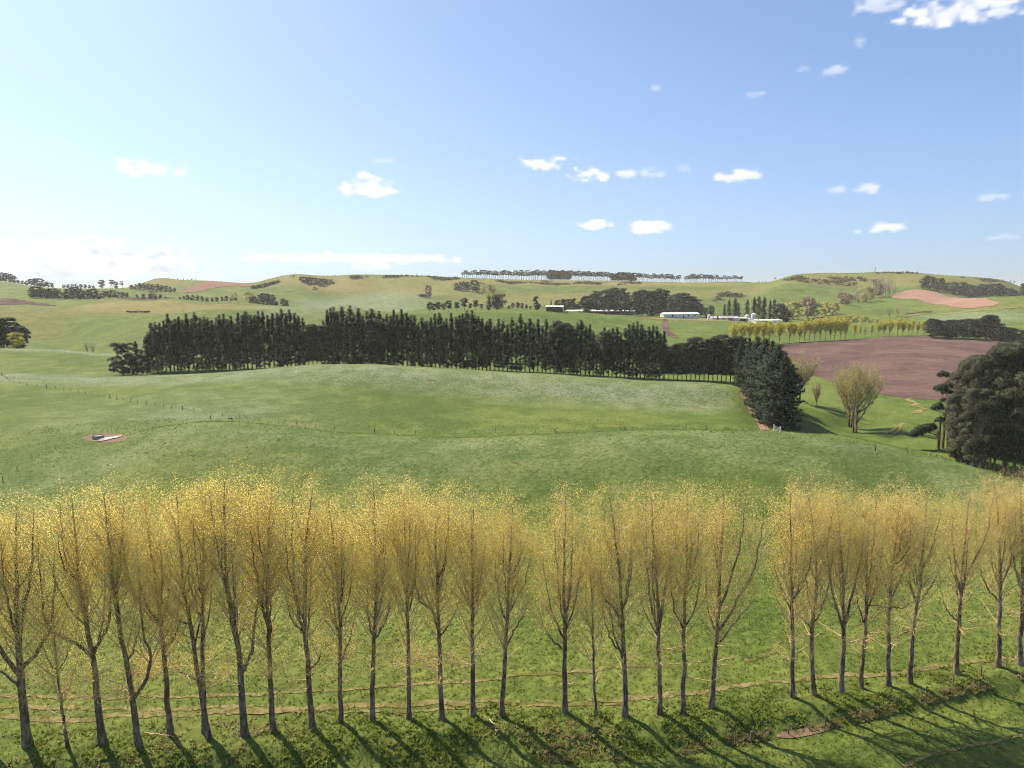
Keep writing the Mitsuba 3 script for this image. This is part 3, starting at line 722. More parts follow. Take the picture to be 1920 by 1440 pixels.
def lumpy(seed, H, lumps, n, leaf, mat, trunks=((0, 0),), stem=.25, bark='bark_mat', fork=.35, sq=.8, tilt=.55, low=0.0):
    """A broad-leaved or dense conifer crown: lumps (x, y, z, r) carry leaves on their upper shells, limbs run up to them."""
    rng = np.random.default_rng(seed)
    Lp = np.array(lumps, float)
    tr = MB()
    pts, rs = [], []
    for tx, ty in trunks:
        pts.append([[tx, ty, -.6], [tx * .8, ty * .8, H * fork * .6], [tx * .6, ty * .6, H * fork]]); rs.append([stem, stem * .8, stem * .65])
    tr.add(*tubes(np.array(pts), np.array(rs), 6))
    pick = Lp[rng.permutation(len(Lp))[:max(10, len(Lp) // 3)]]
    arr = []
    for x, y, z, r in pick:
        tx, ty = trunks[rng.integers(len(trunks))]
        z0 = min(z * .75, H * fork * rng.uniform(.75, 1.0))
        arr.append([[tx * .6, ty * .6, z0], [x * .5 + tx * .2, y * .5, (z0 + z) * .52], [x, y, z]])
    tr.add(*tubes(np.array(arr), np.full((len(arr), 3), stem * .36) * np.array([1, .6, .2]), 4))
    k = rng.choice(len(Lp), n, p=Lp[:, 3] ** 2 / (Lp[:, 3] ** 2).sum())
    d = unit(rng, n)
    d[:, 2] = np.where(d[:, 2] < -.1, -d[:, 2], d[:, 2])
    C = Lp[k, :3] + d * [1, 1, sq] * Lp[k, 3:4] * rng.uniform(.72, 1.06, (n, 1))
    C[:, 2] = np.maximum(C[:, 2], low + .2)
    dd = d * tilt + unit(rng, n) * .8 + [0, 0, .1]
    dd /= np.linalg.norm(dd, axis=1, keepdims=True)
    cr = MB().add(*leaf_tris(C, rng.uniform(.7, 1.3, n) * leaf, rng, np.stack([rng.uniform(0, 1, n), C[:, 2] / H], 1), dd, .7))
    nn = d + .5 * unit(rng, n) + [0, 0, .15]
    nn = np.repeat(nn / np.linalg.norm(nn, axis=1, keepdims=True), 3, axis=0)
    return {'trunk': tr.shape(bark), 'crown': cr.leafy(mat, nn)}


def egg(seed, n, H, W, low=.2, r=(.09, .16), top=.0, power=.6):
    """Lump centres in an egg of height H, half width W, its underside at low."""
    rng = np.random.default_rng(seed)
    u = rng.uniform(0, 1, n)
    z = low + (1 - low) * u
    prof = np.sin(np.pi * np.clip(u * (1 - top) * .92 + .08, 0, 1)) ** power
    a, q = rng.uniform(0, 2 * np.pi, n), np.sqrt(rng.uniform(.1, 1, n))
    R = W * prof * q
    rad = rng.uniform(*r, n) * H
    return np.stack([R * np.cos(a), R * np.sin(a), np.minimum(z * H, H - rad * .8), rad], 1)


def bare_tree(seed, H, W, mat, n_leaf, twig='grey_twig_mat', leaf=.35, trunks=1, nt=700, droop=0.0, rtw=.03, bark='bark_mat', nb=90):
    rng = np.random.default_rng(seed)
    stems, rad = [], []
    for k in range(trunks):
        ox, oy = rng.normal(0, .5, 2) * (trunks > 1)
        stems.append([[ox, oy, -.5], [ox * 1.5 + rng.normal(0, .2), oy * 1.5, H * .35], [ox * 2, oy * 2, H * .9]]); rad.append((H * .016, .03))
    for k in range(9):
        p = rng.uniform(0, 2 * np.pi)
        s = stems[rng.integers(trunks)]
        z0 = H * rng.uniform(.12, .4)
        b0 = np.array([np.interp(z0, [q[2] for q in s], [q[c] for q in s]) for c in (0, 1)] + [z0])
        w = W * rng.uniform(.55, 1.0)
        hz = H * rng.uniform(.65, .92)
        stems.append([b0, b0 + [math.cos(p) * w * .5, math.sin(p) * w * .5, (hz - z0) * .45], [b0[0] + math.cos(p) * w * .85, b0[1] + math.sin(p) * w * .85, hz]])
        rad.append((H * .009, .02))
    reach = ([0, .2, .5, .8, 1], [W * .2, W * .35, W * .4, W * .35, W * .2])
    st, bm, tm, lm = woody(stems, rad, H, np.zeros(3), rng, nb, nt, n_leaf, reach, leaf=leaf, low=.25, bare=.15, el=(25, 70), droop=droop, rtw=rtw * .6)
    tr = MB()
    for s_ in st:
        tr.add(*s_)
    d = {'trunk': tr.shape(bark), 'twigs': MB().add(*bm).add(*tm).shape(twig)}
    if n_leaf > 10:
        d['crown'] = MB().add(*lm).shape(mat)
    return d


GROUPS = {}


def unit_tree(name, height, parts):
    scene[name] = {'type': 'shapegroup', **parts}
    GROUPS[name] = height


def plant(name, kind, xyz, height, wide=1.0, turn=None, label=None, group=None, cat='tree', seed=0):
    k = key_for(name)
    rng = np.random.default_rng(abs(int(xyz[0] * 131 + xyz[1] * 17)) % 99991 + seed)
    s = height / GROUPS[kind]
    turn = rng.uniform(0, 360) if turn is None else turn
    scene[k] = {'type': 'instance', 'shapegroup': {'type': 'ref', 'id': kind},
                'to_world': T().translate([float(c) for c in xyz]).rotate([0, 0, 1], turn).scale([s * wide, s * wide, s])}
    tag(k, label, cat, group)
    return k


def height_at(px, top, w):
    return float(at(px, top, w[1])[2] - w[2])


for i in range(7):
    unit_tree(f'unit_pine_{i}', 26, pine(20 + i, low=[.03, .08, .05, .14, .04, .1, .06][i], wid=[2.5, 2.0, 2.8, 1.8, 2.4, 2.2, 3.0][i], shape=[.5, .8, .6, .62, .9, .45, .75][i], clump=.72, blades=13))
for i in range(3):
    unit_tree(f'unit_big_pine_{i}', 26, pine(40 + i, low=.02, wid=6.0, shape=[.8, .95, .7][i], nwh=40, per=11, clump=.85, blades=11))
for i in range(4):
    unit_tree(f'unit_gum_{i}', 28, lumpy(50 + i, 28, egg(60 + i, 62, 28, 5.6, .10, (.045, .095), .12, .7), 26000, .38, 'gum_mat', trunks=((-.8, .2), (.6, -.3)), stem=.3, fork=.5))
for i in range(3):
    unit_tree(f'unit_belt_gum_{i}', 22, lumpy(70 + i, 22, egg(80 + i, 60, 22, 3.4, .14, (.05, .085), .1, .6), 11000, .48, 'gum_mat', stem=.26, fork=.5))
unit_tree('unit_round_gum', 14, lumpy(88, 14, egg(89, 60, 14, 5.6, .02, (.07, .13), .05, .45), 11000, .5, 'gum_mat', stem=.3, fork=.4))
for i in range(4):
    unit_tree(f'unit_macrocarpa_{i}', 16, lumpy(90 + i, 16, egg(100 + i, 46, 16, [5.0, 4.2, 5.6, 4.6][i], .05, (.07, .13), .05, .55), 8000, .6, 'needle_mat', stem=.4, fork=.4))
for i in range(3):
    unit_tree(f'unit_stem_macrocarpa_{i}', 14, lumpy(110 + i, 14, egg(115 + i, 26, 14, 3.6, .36, (.07, .13), .05, .5), 4200, .6, 'needle_mat', stem=.3, fork=.5))
for i in range(3):
    unit_tree(f'unit_ridge_gum_{i}', 22, lumpy(120 + i, 22, egg(125 + i, 30, 22, 5.2, .50, (.05, .085), .05, .5), 1100, 1.1, 'gum_mat', stem=.35, fork=.62, trunks=((-1.3, 0), (1.2, .4))))
for i in range(3):
    rng = np.random.default_rng(130 + i)
    H = 17
    st, bm, tm, lm = woody([[[0, 0, -.5], [.1, 0, 8], [0, 0, 17]], [[0, 0, 5], [1.2, .4, 8], [1.5, .5, 13]], [[0, 0, 4.5], [-1.0, -.4, 8], [-1.4, -.6, 13]]], [(.22, .03), (.1, .02), (.1, .02)], H, np.zeros(3), rng, 70, 240, 2200,
                           ([0, .15, .4, .7, 1], [.5, 1.8, 2.6, 1.9, .4]), leaf=.55, low=.15, bare=.1)
    tr = MB()
    for s_ in st:
        tr.add(*s_)
    unit_tree(f'unit_gold_poplar_{i}', H, {'trunk': tr.add(*bm).shape('bark_mat'), 'crown': MB().add(*lm).shape('far_gold_mat')})
for i in range(3):
    unit_tree(f'unit_bare_{i}', 18, bare_tree(140 + i, 18, 6, 'russet_mat', 0, trunks=1 + i % 2, nt=900, rtw=.03))
for i in range(2):
    unit_tree(f'unit_russet_{i}', 15, lumpy(150 + i, 15, egg(152 + i, 30, 15, 4.6, .1, (.09, .15), .1, .5), 1500, 1.0, 'russet_mat', stem=.3))
    unit_tree(f'unit_willow_{i}', 12, lumpy(160 + i, 12, egg(162 + i, 34, 12, 6.0, .05, (.09, .15), .1, .5), 2600, .8, 'spring_leaf_mat', stem=.3))
unit_tree('unit_spring_willow', 22, bare_tree(170, 22, 10, 'spring_leaf_mat', 14000, trunks=3, nt=3600, leaf=.24, nb=230, rtw=.024))
scene['unit_spring_willow']['crown']['bsdf'] = {'type': 'ref', 'id': 'spring_leaf_mat'}
unit_tree('unit_slim_willow', 16, bare_tree(171, 16, 4.2, 'spring_leaf_mat', 2600, nt=1800, leaf=.22, nb=130))
scene['unit_slim_willow']['crown']['bsdf'] = {'type': 'ref', 'id': 'spring_leaf_mat'}

# the shelterbelt behind the middle hill
rng = np.random.default_rng(7)
BTX = [285, 318, 340, 360, 385, 400, 412, 430, 445, 455, 470, 490, 525, 545, 560, 574, 612, 625, 640, 670, 690, 730, 745, 770, 790, 805, 820, 845, 870, 885, 900, 912, 945, 957, 1000, 1030, 1060, 1085, 1105, 1125, 1150, 1172, 1190, 1205, 1240]
BTY = [618, 590, 600, 590, 588, 598, 590, 585, 602, 583, 592, 584, 578, 584, 591, 592, 588, 580, 577, 577, 584, 590, 582, 580, 592, 590, 585, 589, 593, 583, 592, 602, 603, 590, 594, 596, 604, 606, 610, 614, 618, 610, 605, 607, 622]
BYX, BYY = [200, 400, 640, 800, 1000, 1200, 1380], [345, 343, 337, 329, 316, 306, 298]
belt_gums = [582, 590, 598, 606, 703, 712, 1042, 1056, 1068, 1130, 1146]
px, k = 286.0, 0
while px < 1242:
    if not 578 < px < 611:
        w = on(px, np.interp(px, BYX, BYY) + (k % 2) * 4.5 + rng.normal(0, .8))
        BLK = ['left block before the gap' if px < 578 else 'stretch right of the gap' if px < 800 else 'middle stretch' if px < 1030 else 'shorter right stretch']
        top = np.interp(px, BTX, BTY) + rng.uniform(-5, 18) * (1 if k % 2 else .6)
        plant('belt_pine', f'unit_pine_{rng.integers(7)}', w, height_at(px, top, w), rng.uniform(1.0, 1.4), None, f'tall dark shelterbelt pine in the {BLK[0]}', f'shelterbelt pines, {BLK[0]}')
    px += rng.uniform(5.6, 9.2); k += 1
for i, q in enumerate(belt_gums):
    w = on(q, np.interp(q, BYX, BYY) - 3)
    t_ = [612, 608, 611, 610, 598, 602, 602, 606, 610, 622, 628][i]
    plant('belt_gum', f'unit_belt_gum_{i % 3}', w, height_at(q, t_, w), 1.0, None, 'grey green gum standing among the pines of the long shelterbelt', 'gums between the shelterbelt pines')
for i, q in enumerate(np.arange(1244, 1398, 8.2)):
    w = on(q, np.interp(q, BYX, BYY) + (i % 2) * 5)
    plant('belt_gum', f'unit_belt_gum_{i % 3}', w, height_at(q, np.interp(q, [1240, 1270, 1300, 1330, 1360, 1400], [645, 640, 634, 631, 629, 633]) + rng.uniform(-2, 7), w), rng.uniform(.9, 1.15), None,
          'olive brown gum at the right end of the long shelterbelt', 'gums ending the shelterbelt')
w = on(236, 338); plant('belt_gum', 'unit_round_gum', w, height_at(236, 643, w), 1.0, 20, 'round grey green gum at the left end of the long shelterbelt')
for q, t_, Y in ((262, 640, 336), (254, 664, 334), (272, 655, 338), (281, 632, 336)):
    w = on(q, Y); plant('belt_pine', 'unit_pine_6', w, height_at(q, t_, w), 1.5, None, 'young short pine next to the round gum at the shelterbelt end', 'young pines at the left belt end')
for (q, Y, t_, wd), kd, look in zip([(1386,284,640,.95),(1400,274,636,1.0),(1415,264,634,1.05),(1430,253,637,1.1),(1443,244,643,1.15),(1453,237,650,1.3),(1468,233,668,1.4)], [0, 1, 2, 0, 1, 2, 0],
                              ['rearmost', 'second from the rear', 'third from the rear', 'middle one', 'third from the front', 'second from the front', 'nearest']):
    w = on(q, Y)
    plant('corner_pine', f'unit_big_pine_{kd}', w, height_at(q, t_, w), wd, None, f'broad dark corner pine above the bare soil strip, {look} of its row', 'corner pines above the gully')

# the gully
w = hit(1605, 812); plant('willow_tree', 'unit_spring_willow', w, height_at(1610, 686, w), .92, 40, 'big leafless willow with pale budding crown, right one of the pair in the gully')
w = hit(1593, 800); plant('willow_tree', 'unit_spring_willow', w, height_at(1590, 694, w), .75, 200, 'leafless willow with a slanting stem, left one of the pair in the gully')
w = hit(1499, 757); plant('willow_tree', 'unit_slim_willow', w, height_at(1502, 665, w), 1.35, 10, 'slender tall tree with a pale crown against the ploughed field')
w = hit(1531, 766); plant('willow_tree', 'unit_slim_willow', w, height_at(1532, 717, w), .8, 90, 'small bare sapling between the corner pines and the willow pair')

GUMS = [(1806,197,697),(1822,193,676),(1845,189,664),(1868,186,654),(1892,184,646),(1918,183,640),(1946,183,638),(1975,183,640),(1815,210,690),(1838,206,668),(1862,204,655),(1888,203,650),(1912,202,642),(1945,203,640),(1832,222,680),(1900,222,655),(1800,186,740),(1835,178,728)]
for i, (q, Y, t_) in enumerate(GUMS):
    w = on(q, Y)
    plant('gum_tree', f'unit_gum_{i % 4}', w, height_at(q, t_, w), float(np.random.default_rng(i).uniform(.8, 1.0)), None, 'tall grey green gum in the dense right edge grove', 'gums of the right hand grove')
for q, Y, t_, look, wd in ((1776, 212, 700, 'dark ragged pine with two trunks at the left end of the gum grove', 1.15), (1764, 211, 748, 'leaning dark pine stub with a long low left limb beside the gum grove', 1.0)):
    w = on(q, Y)
    h = height_at(q, t_, w)
    side = [(-6.6, 0, h * .30, 1.5), (-5.2, .4, h * .36, 1.7), (-4.0, -.3, h * .40, 1.6), (-2.6, 0, h * .42, 1.5), (-7.6, .2, h * .26, 1.1), (-3.4, 1.2, h * .33, 1.2)] if wd == 1.0 else []
    lumps = side + [(np.cos(a) * r_, np.sin(a) * r_, h * z, rr_) for a, r_, z, rr_ in ([(0, .6, .95, .9), (2, .8, .85, 1.0)] if wd == 1.0 else [(.3, 2.2, .93, 1.7), (2.5, 1.8, .96, 1.6), (4, 2, .82, 1.6), (1.2, 2.4, .72, 1.6), (3.2, 2.6, .78, 1.7), (5.5, 1.6, .6, 1.5), (2.8, 2.6, .52, 1.6), (0, 2.4, .5, 1.6), (3.4, 2.2, .36, 1.5), (6, 2.4, .4, 1.6)])]
    pr = lumpy(180 + q, h, lumps, 3600, .6, 'needle_mat', trunks=((0, 0),) if wd == 1.0 else ((-.7, 0), (.9, .3)), stem=.42, fork=.55)
    k = key_for('ragged_pine')
    for n_k, s_ in pr.items():
        scene[f'{k}__{n_k}'] = {**s_, 'to_world': T().translate([float(c) for c in w])}
    tag(k, look, 'tree')
for i, (q, Y, h) in enumerate([(1805, 190, 3.2), (1818, 186, 2.6), (1836, 181, 2.4), (1795, 200, 3.0)]):
    w = on(q, Y); plant('dark_shrub', f'unit_macrocarpa_{i}', w, h, 1.2, None, 'low dark shrub under the front edge of the gum grove', 'shrubs under the gum grove', 'shrub')

# golden poplars along the ploughed field
ROW2 = [(1376,607,.9),(1390,606,.95),(1404,604,1.05),(1417,602,1.0),(1431,602,1.0),(1443,603,1.0),(1461,602,1.05),(1480,602,.95),(1488,606,.7),(1499,606,.75),(1508,600,.8),(1518,600,.8),(1527,599,.75),(1537,598,.8),(1547,598,.8),(1556,597,.75),(1565,597,.8),(1575,597,.8),(1584,596,.85),
        (1602,606,.6),(1612,610,.5),(1621,612,.5),(1634,607,.6),(1648,603,.85),(1657,601,.9),(1668,600,.9),(1683,599,1.0),(1693,600,.9),(1703,603,.7),(1710,601,.8),(1720,603,.8),(1732,602,.9),(1741,606,.9)]
for i, (q, t_, wd) in enumerate(ROW2):
    base = np.interp(q, [1370, 1461, 1499, 1584, 1640, 1740], [647, 641.5, 641, 636.5, 631.5, 628])
    w = hit(q, base)
    RW = 'half hidden behind the corner pines' if q < 1450 else 'standing at the ploughed field edge' if q < 1590 else 'in the uneven stretch before the dark row'
    plant('field_poplar', f'unit_gold_poplar_{i % 3}', w, height_at(q, t_, w), wd * 1.4, None, f'small golden poplar {RW}', f'golden poplars {RW}')
for i, (q, t_) in enumerate([(1750,598),(1760,600),(1770,602),(1782,600),(1795,600),(1806,599),(1818,598),(1830,600),(1840,597),(1852,591),(1862,592),(1868,598)]):
    w = on(q, 556 + (i % 3) * 5); plant('macrocarpa_tree', f'unit_macrocarpa_{i % 4}', w, height_at(q, t_, w), 1.15, None, 'dark macrocarpa in the dense row right of the golden field poplars', 'dark row beyond the ploughed field')
for i, q in enumerate(range(1876, 1950, 11)):
    w = on(q, 548); plant('macrocarpa_tree', f'unit_macrocarpa_{i % 4}', w, height_at(q, 611 + i * 2, w), 1.3, None, 'low dark macrocarpa ending the dark row at the right edge', 'low end of the dark row')

# trees round the farm
FARM = [  # px, metres, top, kind, width, label, group
 *[(q, 735, t_, 'stem_macrocarpa', wd, 'dark wind shaped macrocarpa left of the open hay shed', 'macrocarpas left of the hay shed') for q, t_, wd in
   [(806,567,.9),(814,570,.8),(822,567,.9),(832,569,.9),(842,564,1.0),(857,567,1.0),(871,559,1.1),(882,569,.8),(892,563,1.0),(903,570,.9),(914,571,.8)]],
 (917, 728, 555, 'pine', 2.2, 'large dark conifer, left of a close pair on the green crest', None), (932, 724, 556, 'macrocarpa', 1.0, 'large dark conifer, right of a close pair on the green crest', None),
 *[(q, 732, t_, 'stem_macrocarpa', .75, 'thin spindly conifer between the crest pair and the lone dark conifer', 'spindly conifers on the crest') for q, t_ in [(954,573),(961,568),(971,567),(979,569),(987,571),(994,574)]],
 (1007, 728, 556, 'macrocarpa', 1.05, 'lone round dark conifer just left of the open hay shed', None),
 *[(q, 800, t_, 'macrocarpa', 1.0, 'dark tree in the clump behind the open hay shed', 'clump behind the hay shed') for q, t_ in [(1046,563),(1056,561),(1066,561),(1076,560)]],
 (1033, 790, 562, 'pine', 1.3, 'small pointed pine behind the roof of the hay shed', None),
 (1098, 752, 555, 'macrocarpa', 1.2, 'biggest dark tree in front of the long low barn', None),
 *[(q, 750, t_, 'stem_macrocarpa', 1.0, 'dark bare stemmed tree in the row before the long low barn', 'row before the long barn') for q, t_ in [(1066,570),(1076,569),(1086,566),(1110,567),(1120,569),(1131,570),(1142,571),(1153,572),(1163,570),(1172,568),(1181,566)]],
 (1190, 750, 563, 'stem_macrocarpa', 1.1, 'last and tallest stemmed tree at the right end of the long barn', None),
 *[(q, 950, t_, 'macrocarpa', 1.1, 'tall dark tree on the rise behind the long barn', 'block behind the long barn') for q, t_ in [(1112,551),(1122,548),(1132,545),(1142,543),(1151,540),(1160,543)]],
 *[(q, 955, t_, 'ridge_gum', 1.0, 'thin crowned gum beside the dark block on the rise', 'gums beside the dark block') for q, t_ in [(1166,541),(1173,547),(1179,554),(1117,546)]],
 *[(q, 900, t_, 'macrocarpa', 1.15, 'tall dark conifer in the block behind the white shed', 'conifer block behind the white shed') for q, t_ in [(1196,547),(1204,544),(1213,546),(1222,548),(1230,546),(1238,542),(1246,545)]],
 *[(q, 880, t_, 'belt_gum', 1.7, 'dense blue green gum in the rounded block above the white shed', 'gum block above the white shed') for q, t_ in [(1258,555),(1266,551),(1275,549),(1284,550),(1293,555),(1301,556),(1309,562),(1314,570)]],
 (1222, 785, 559, 'macrocarpa', 1.0, 'big dark macrocarpa standing just left of the long white shed', None),
 (1326, 845, 577, 'macrocarpa', 1.3, 'low dark tree between the white shed and the milking plant', None), (1333, 850, 573, 'macrocarpa', .9, 'narrow dark tree left of the milking plant', None),
 *[(q, 835, t_, 'pine', wd, 'dark pine in the cluster behind the milking plant', 'pines behind the milking plant') for q, t_, wd in [(1358,570,1.7),(1366,562,1.8),(1378,560,1.9),(1384,568,1.6),(1400,562,1.7),(1413,557,1.8),(1422,556,1.9),(1432,557,1.9),(1443,563,1.6),(1451,562,1.6)]],
 *[(q, 815, t_, 'macrocarpa', 1.3, 'low dark tree at the right end of the farm buildings', 'low trees right of the farm sheds') for q, t_ in [(1462,570),(1470,578),(1478,584)]],
 (1487, 950, 566, 'willow', 1.0, 'grey green round tree right of the farm pines', None), (1515, 950, 558, 'russet', 1.1, 'round russet budding tree beyond the farm', None), (1527, 955, 567, 'willow', .9, 'olive round tree touching the russet one', None),
 (1547, 955, 567, 'willow', .9, 'round olive tree, left of a close pair beyond the farm', None), (1561, 955, 568, 'willow', 1.0, 'round olive tree, right of a close pair beyond the farm', None),
 *[(q, 790 + i * 4, t_, 'willow', 1.1, 'pale spring green willow in the hollow behind the golden field poplars', 'willows in the hollow') for i, (q, t_) in enumerate([(1535,598),(1553,594),(1570,591),(1588,591),(1603,592),(1618,593),(1632,597),(1646,597),(1668,596),(1690,597)])],
 (1668, 880, 576, 'bare', 1.0, 'grey leafless willow, left of a pair below the grazing cattle', None), (1683, 885, 574, 'bare', 1.15, 'grey leafless willow, right of a pair below the grazing cattle', None),
 *[(q, Y, t_, kd, 1.15, 'hazy grey leafless tree climbing the far right hill', 'leafless trees climbing the far hill') for q, Y, t_, kd in
   [(1577,1085,548,'russet'),(1584,1090,551,'bare'),(1588,1075,552,'russet'),(1594,1120,549,'bare'),(1601,1130,545,'bare'),(1608,1140,543,'bare'),(1615,1160,540,'bare'),(1622,1180,538,'willow'),(1629,1190,537,'bare'),(1607,1100,553,'bare'),(1618,1120,550,'willow'),
    (1636,1230,536,'bare'),(1643,1240,532,'russet'),(1650,1260,529,'bare'),(1657,1270,527,'bare'),(1664,1280,528,'bare'),(1672,1290,533,'bare'),(1640,1290,522,'bare'),(1650,1330,518,'bare'),(1660,1340,520,'bare')]],
 *[(q, 1345, t_, 'macrocarpa', 1.1, 'dark blue green tree in the block above the far pinkish field', 'dark block on the far right hill') for q, t_ in
   [(1726,522),(1733,517),(1742,519),(1751,523),(1758,522),(1766,530),(1775,530),(1784,529),(1792,530),(1801,529),(1810,533),(1819,535),(1828,536),(1837,533),(1846,534),(1855,532),(1864,532),(1873,535),(1882,540),(1890,541),(1898,545)]],
 *[(q, 1330, t_, 'macrocarpa', 1.1, 'dark tree in the lower front of the far right block', 'dark block on the far right hill, front') for q, t_ in [(1815,548),(1827,549),(1840,550),(1852,550),(1864,551),(1876,553),(1888,556),(1900,560)]],
 (1918, 1300, 531, 'macrocarpa', 1.2, 'dark tree on the skyline at the right edge', None), (1930, 1300, 534, 'macrocarpa', 1.2, 'dark tree just past the right edge', None), (1915, 1250, 569, 'macrocarpa', 1.2, 'small round dark tree by the far track at the right edge', None),
 (1889, 1580, 525, 'ridge_gum', 1.0, 'thin tree on the skyline left of the right edge', None), (1896, 1580, 527, 'ridge_gum', 1.0, 'second thin tree on the skyline at the right', None),
 *[(q, 1400, t_, 'macrocarpa', 1.2, 'dark tree in the small block below the ridge gums', 'small dark block below the ridge') for q, t_ in [(856,531),(863,529),(870,528),(877,529)]],
 (889, 1390, 525, 'macrocarpa', 1.25, 'single big dark tree right of the small hillside block', None), (896, 1385, 529, 'macrocarpa', 1.0, 'smaller dark tree right of the small hillside block', None),
 (907, 1395, 536, 'willow', .9, 'small green bush below the ridge gums, left of three', None), (918, 1400, 535, 'russet', .9, 'small russet bush below the ridge gums, middle of three', None), (924, 1400, 534, 'willow', .9, 'small green bush below the ridge gums, right of three', None),
 (918, 900, 551, 'willow', 1.0, 'yellow green tree behind the conifer pair on the crest', None), (930, 905, 552, 'russet', 1.0, 'russet bush behind the conifer pair on the crest', None), (941, 905, 551, 'russet', 1.0, 'russet bush right of the conifer pair on the crest', None),
 (804, 1280, 535, 'russet', .8, 'purple grey round tree on the mid hill by a dotted hedge', None),
 *[(q, 1060, t_, 'bare', .9, 'grey scrubby willow behind the tops of the shelterbelt', 'grey willows behind the belt') for q, t_ in [(648,573),(658,572),(668,573),(677,575)]],
 *[(q, 1090, t_, 'macrocarpa', 1.15, 'dark bushy tree in the first block on the far left plateau', 'left plateau tree block one') for q, t_ in [(63,539),(70,537),(78,537),(85,541),(92,543),(99,541),(106,541),(113,543)]],
 *[(q, 1085, t_, 'macrocarpa', 1.15, 'dark bushy tree in the second block on the far left plateau', 'left plateau tree block two') for q, t_ in [(124,548),(131,542),(138,539),(146,538),(154,541),(163,545),(171,543),(179,541),(188,545),(197,546),(206,546),(214,544),(223,547),(232,548),(241,549)]],
 *[(q, 1400, t_, 'macrocarpa', 1.1, 'dark tree in the belt under the conical left hill', 'belt under the conical hill') for q, t_ in [(250,534),(258,533),(266,531),(274,531),(282,532),(290,533),(298,533),(306,535),(314,536),(322,538),(330,540)]],
 *[(q, 1085, t_, 'macrocarpa', .9, 'small dark tree in the low row below the belt', 'low row below the conical hill') for q, t_ in [(260,552),(272,551),(284,551),(294,553),(303,552),(312,556)]],
 (290, 1095, 545, 'russet', 1.3, 'pale brown bush standing among the low dark row', None),
 *[(q, 1080, t_, 'macrocarpa', 1.0, 'dark bush in the hedge row left of the yellow willows', 'hedge row left of the yellow willows') for q, t_ in [(340,557),(347,555),(354,553),(363,553),(372,554),(381,555),(390,558),(400,558),(408,557),(418,557),(426,555),(435,557),(444,558)]],
 *[(q, 1080, t_, 'macrocarpa', 1.1, 'dark bush in the taller clump right of the yellow willows', 'clump right of the yellow willows') for q, t_ in [(472,558),(479,555),(487,553),(495,550),(503,551),(511,553),(518,558),(532,560),(539,563)]],
 (441, 1100, 549, 'willow', .9, 'yellow green willow behind the hedge row, left of two', None), (469, 1100, 548, 'willow', 1.2, 'yellow green willow behind the hedge row, right of two', None),
 (195, 1720, 525, 'macrocarpa', 1.2, 'lone dark skyline tree on the left plateau', None), (213, 1500, 525, 'ridge_gum', 1.6, 'open crowned gum on the left skyline', None), (222, 1490, 528, 'macrocarpa', 1.0, 'dark tree right of the open crowned skyline gum', None), (233, 1490, 528, 'ridge_gum', 1.3, 'thin gum left of the conical hill', None),
 *[(q, 1770, t_, 'macrocarpa', 1.3, 'tree in the thin line along the left skyline', 'thin left skyline line') for q, t_ in [(124,534),(132,533),(140,533),(148,532),(156,533),(164,533),(172,534),(180,535)]],
 *[(q, 1750, t_, 'macrocarpa', 1.4, 'dark plantation tree on the low hill at the far left', 'far left plantation') for q, t_ in [(0,523),(8,524),(16,524),(24,525),(32,525),(40,525),(48,526),(56,526),(64,523),(71,522),(79,522),(87,525),(95,528),(103,531)]],
 *[(q, 1810, t_, 'macrocarpa', 1.3, 'tree in the upper clump on the skyline at the left edge', 'upper left edge clump') for q, t_ in [(2,511),(10,511),(18,512),(26,514),(33,517)]],
 *[(q, 1790, t_, 'macrocarpa', .9, 'small bush on the skyline left of the red field', 'bushes left of the red field') for q, t_ in [(338,522),(348,523),(355,524),(363,522),(370,524)]],
 *[(q, 1650, t_, 'macrocarpa', .9, 'small bush on the skyline saddle left of the flat topped hill', 'bushes on the saddle') for q, t_ in [(1420,527),(1427,527),(1433,528)]],
 (1450, 1655, 520, 'ridge_gum', 1.0, 'lone small tree on the left shoulder of the flat topped hill', None),
]
for i, (q, Y, t_, kd, wd, lab, grp) in enumerate(FARM):
    w = on(q, Y)
    vmax = {'stem_macrocarpa': 3, 'macrocarpa': 4, 'pine': 7, 'ridge_gum': 3, 'belt_gum': 3, 'willow': 2, 'russet': 2, 'bare': 3}[kd]
    nm = {'stem_macrocarpa': 'macrocarpa_tree', 'macrocarpa': 'macrocarpa_tree', 'pine': 'farm_pine', 'ridge_gum': 'ridge_gum', 'belt_gum': 'farm_gum', 'willow': 'green_willow', 'russet': 'russet_tree', 'bare': 'leafless_tree'}[kd]
    h = max(3.0, height_at(q, t_, w))
    plant(nm, f'unit_{kd}_{i % vmax}', w, h, wd * float(np.clip(11 / h, .8, 1.5)) ** .5, None, lab, grp)

# gums along the skyline ridge
rng = np.random.default_rng(5)
q = 868.0
while q < 1391:
    if not (1278 - 3 < q < 1282):
        w = on(q, 1745 + rng.uniform(-6, 6))
        t_ = np.interp(q, [866, 900, 970, 1050, 1140, 1200, 1280, 1300, 1350, 1390], [510, 508, 509, 508, 512, 514, 517, 515, 518, 518]) + rng.uniform(-2.5, 2)
        dense_ = 1030 < q < 1066 or 1143 < q < 1190
        plant('ridge_gum', f'unit_macrocarpa_{int(q) % 4}' if dense_ else f'unit_ridge_gum_{int(q) % 3}', w, height_at(q, t_, w), 1.2, None,
              'dark closely set tree in the ridge top line of gums' if dense_ else 'slender gum with sky showing under its crown in the ridge top line', 'dense trees in the ridge top line' if dense_ else 'gums along the skyline ridge')
    q += rng.uniform(3.0, 4.6)

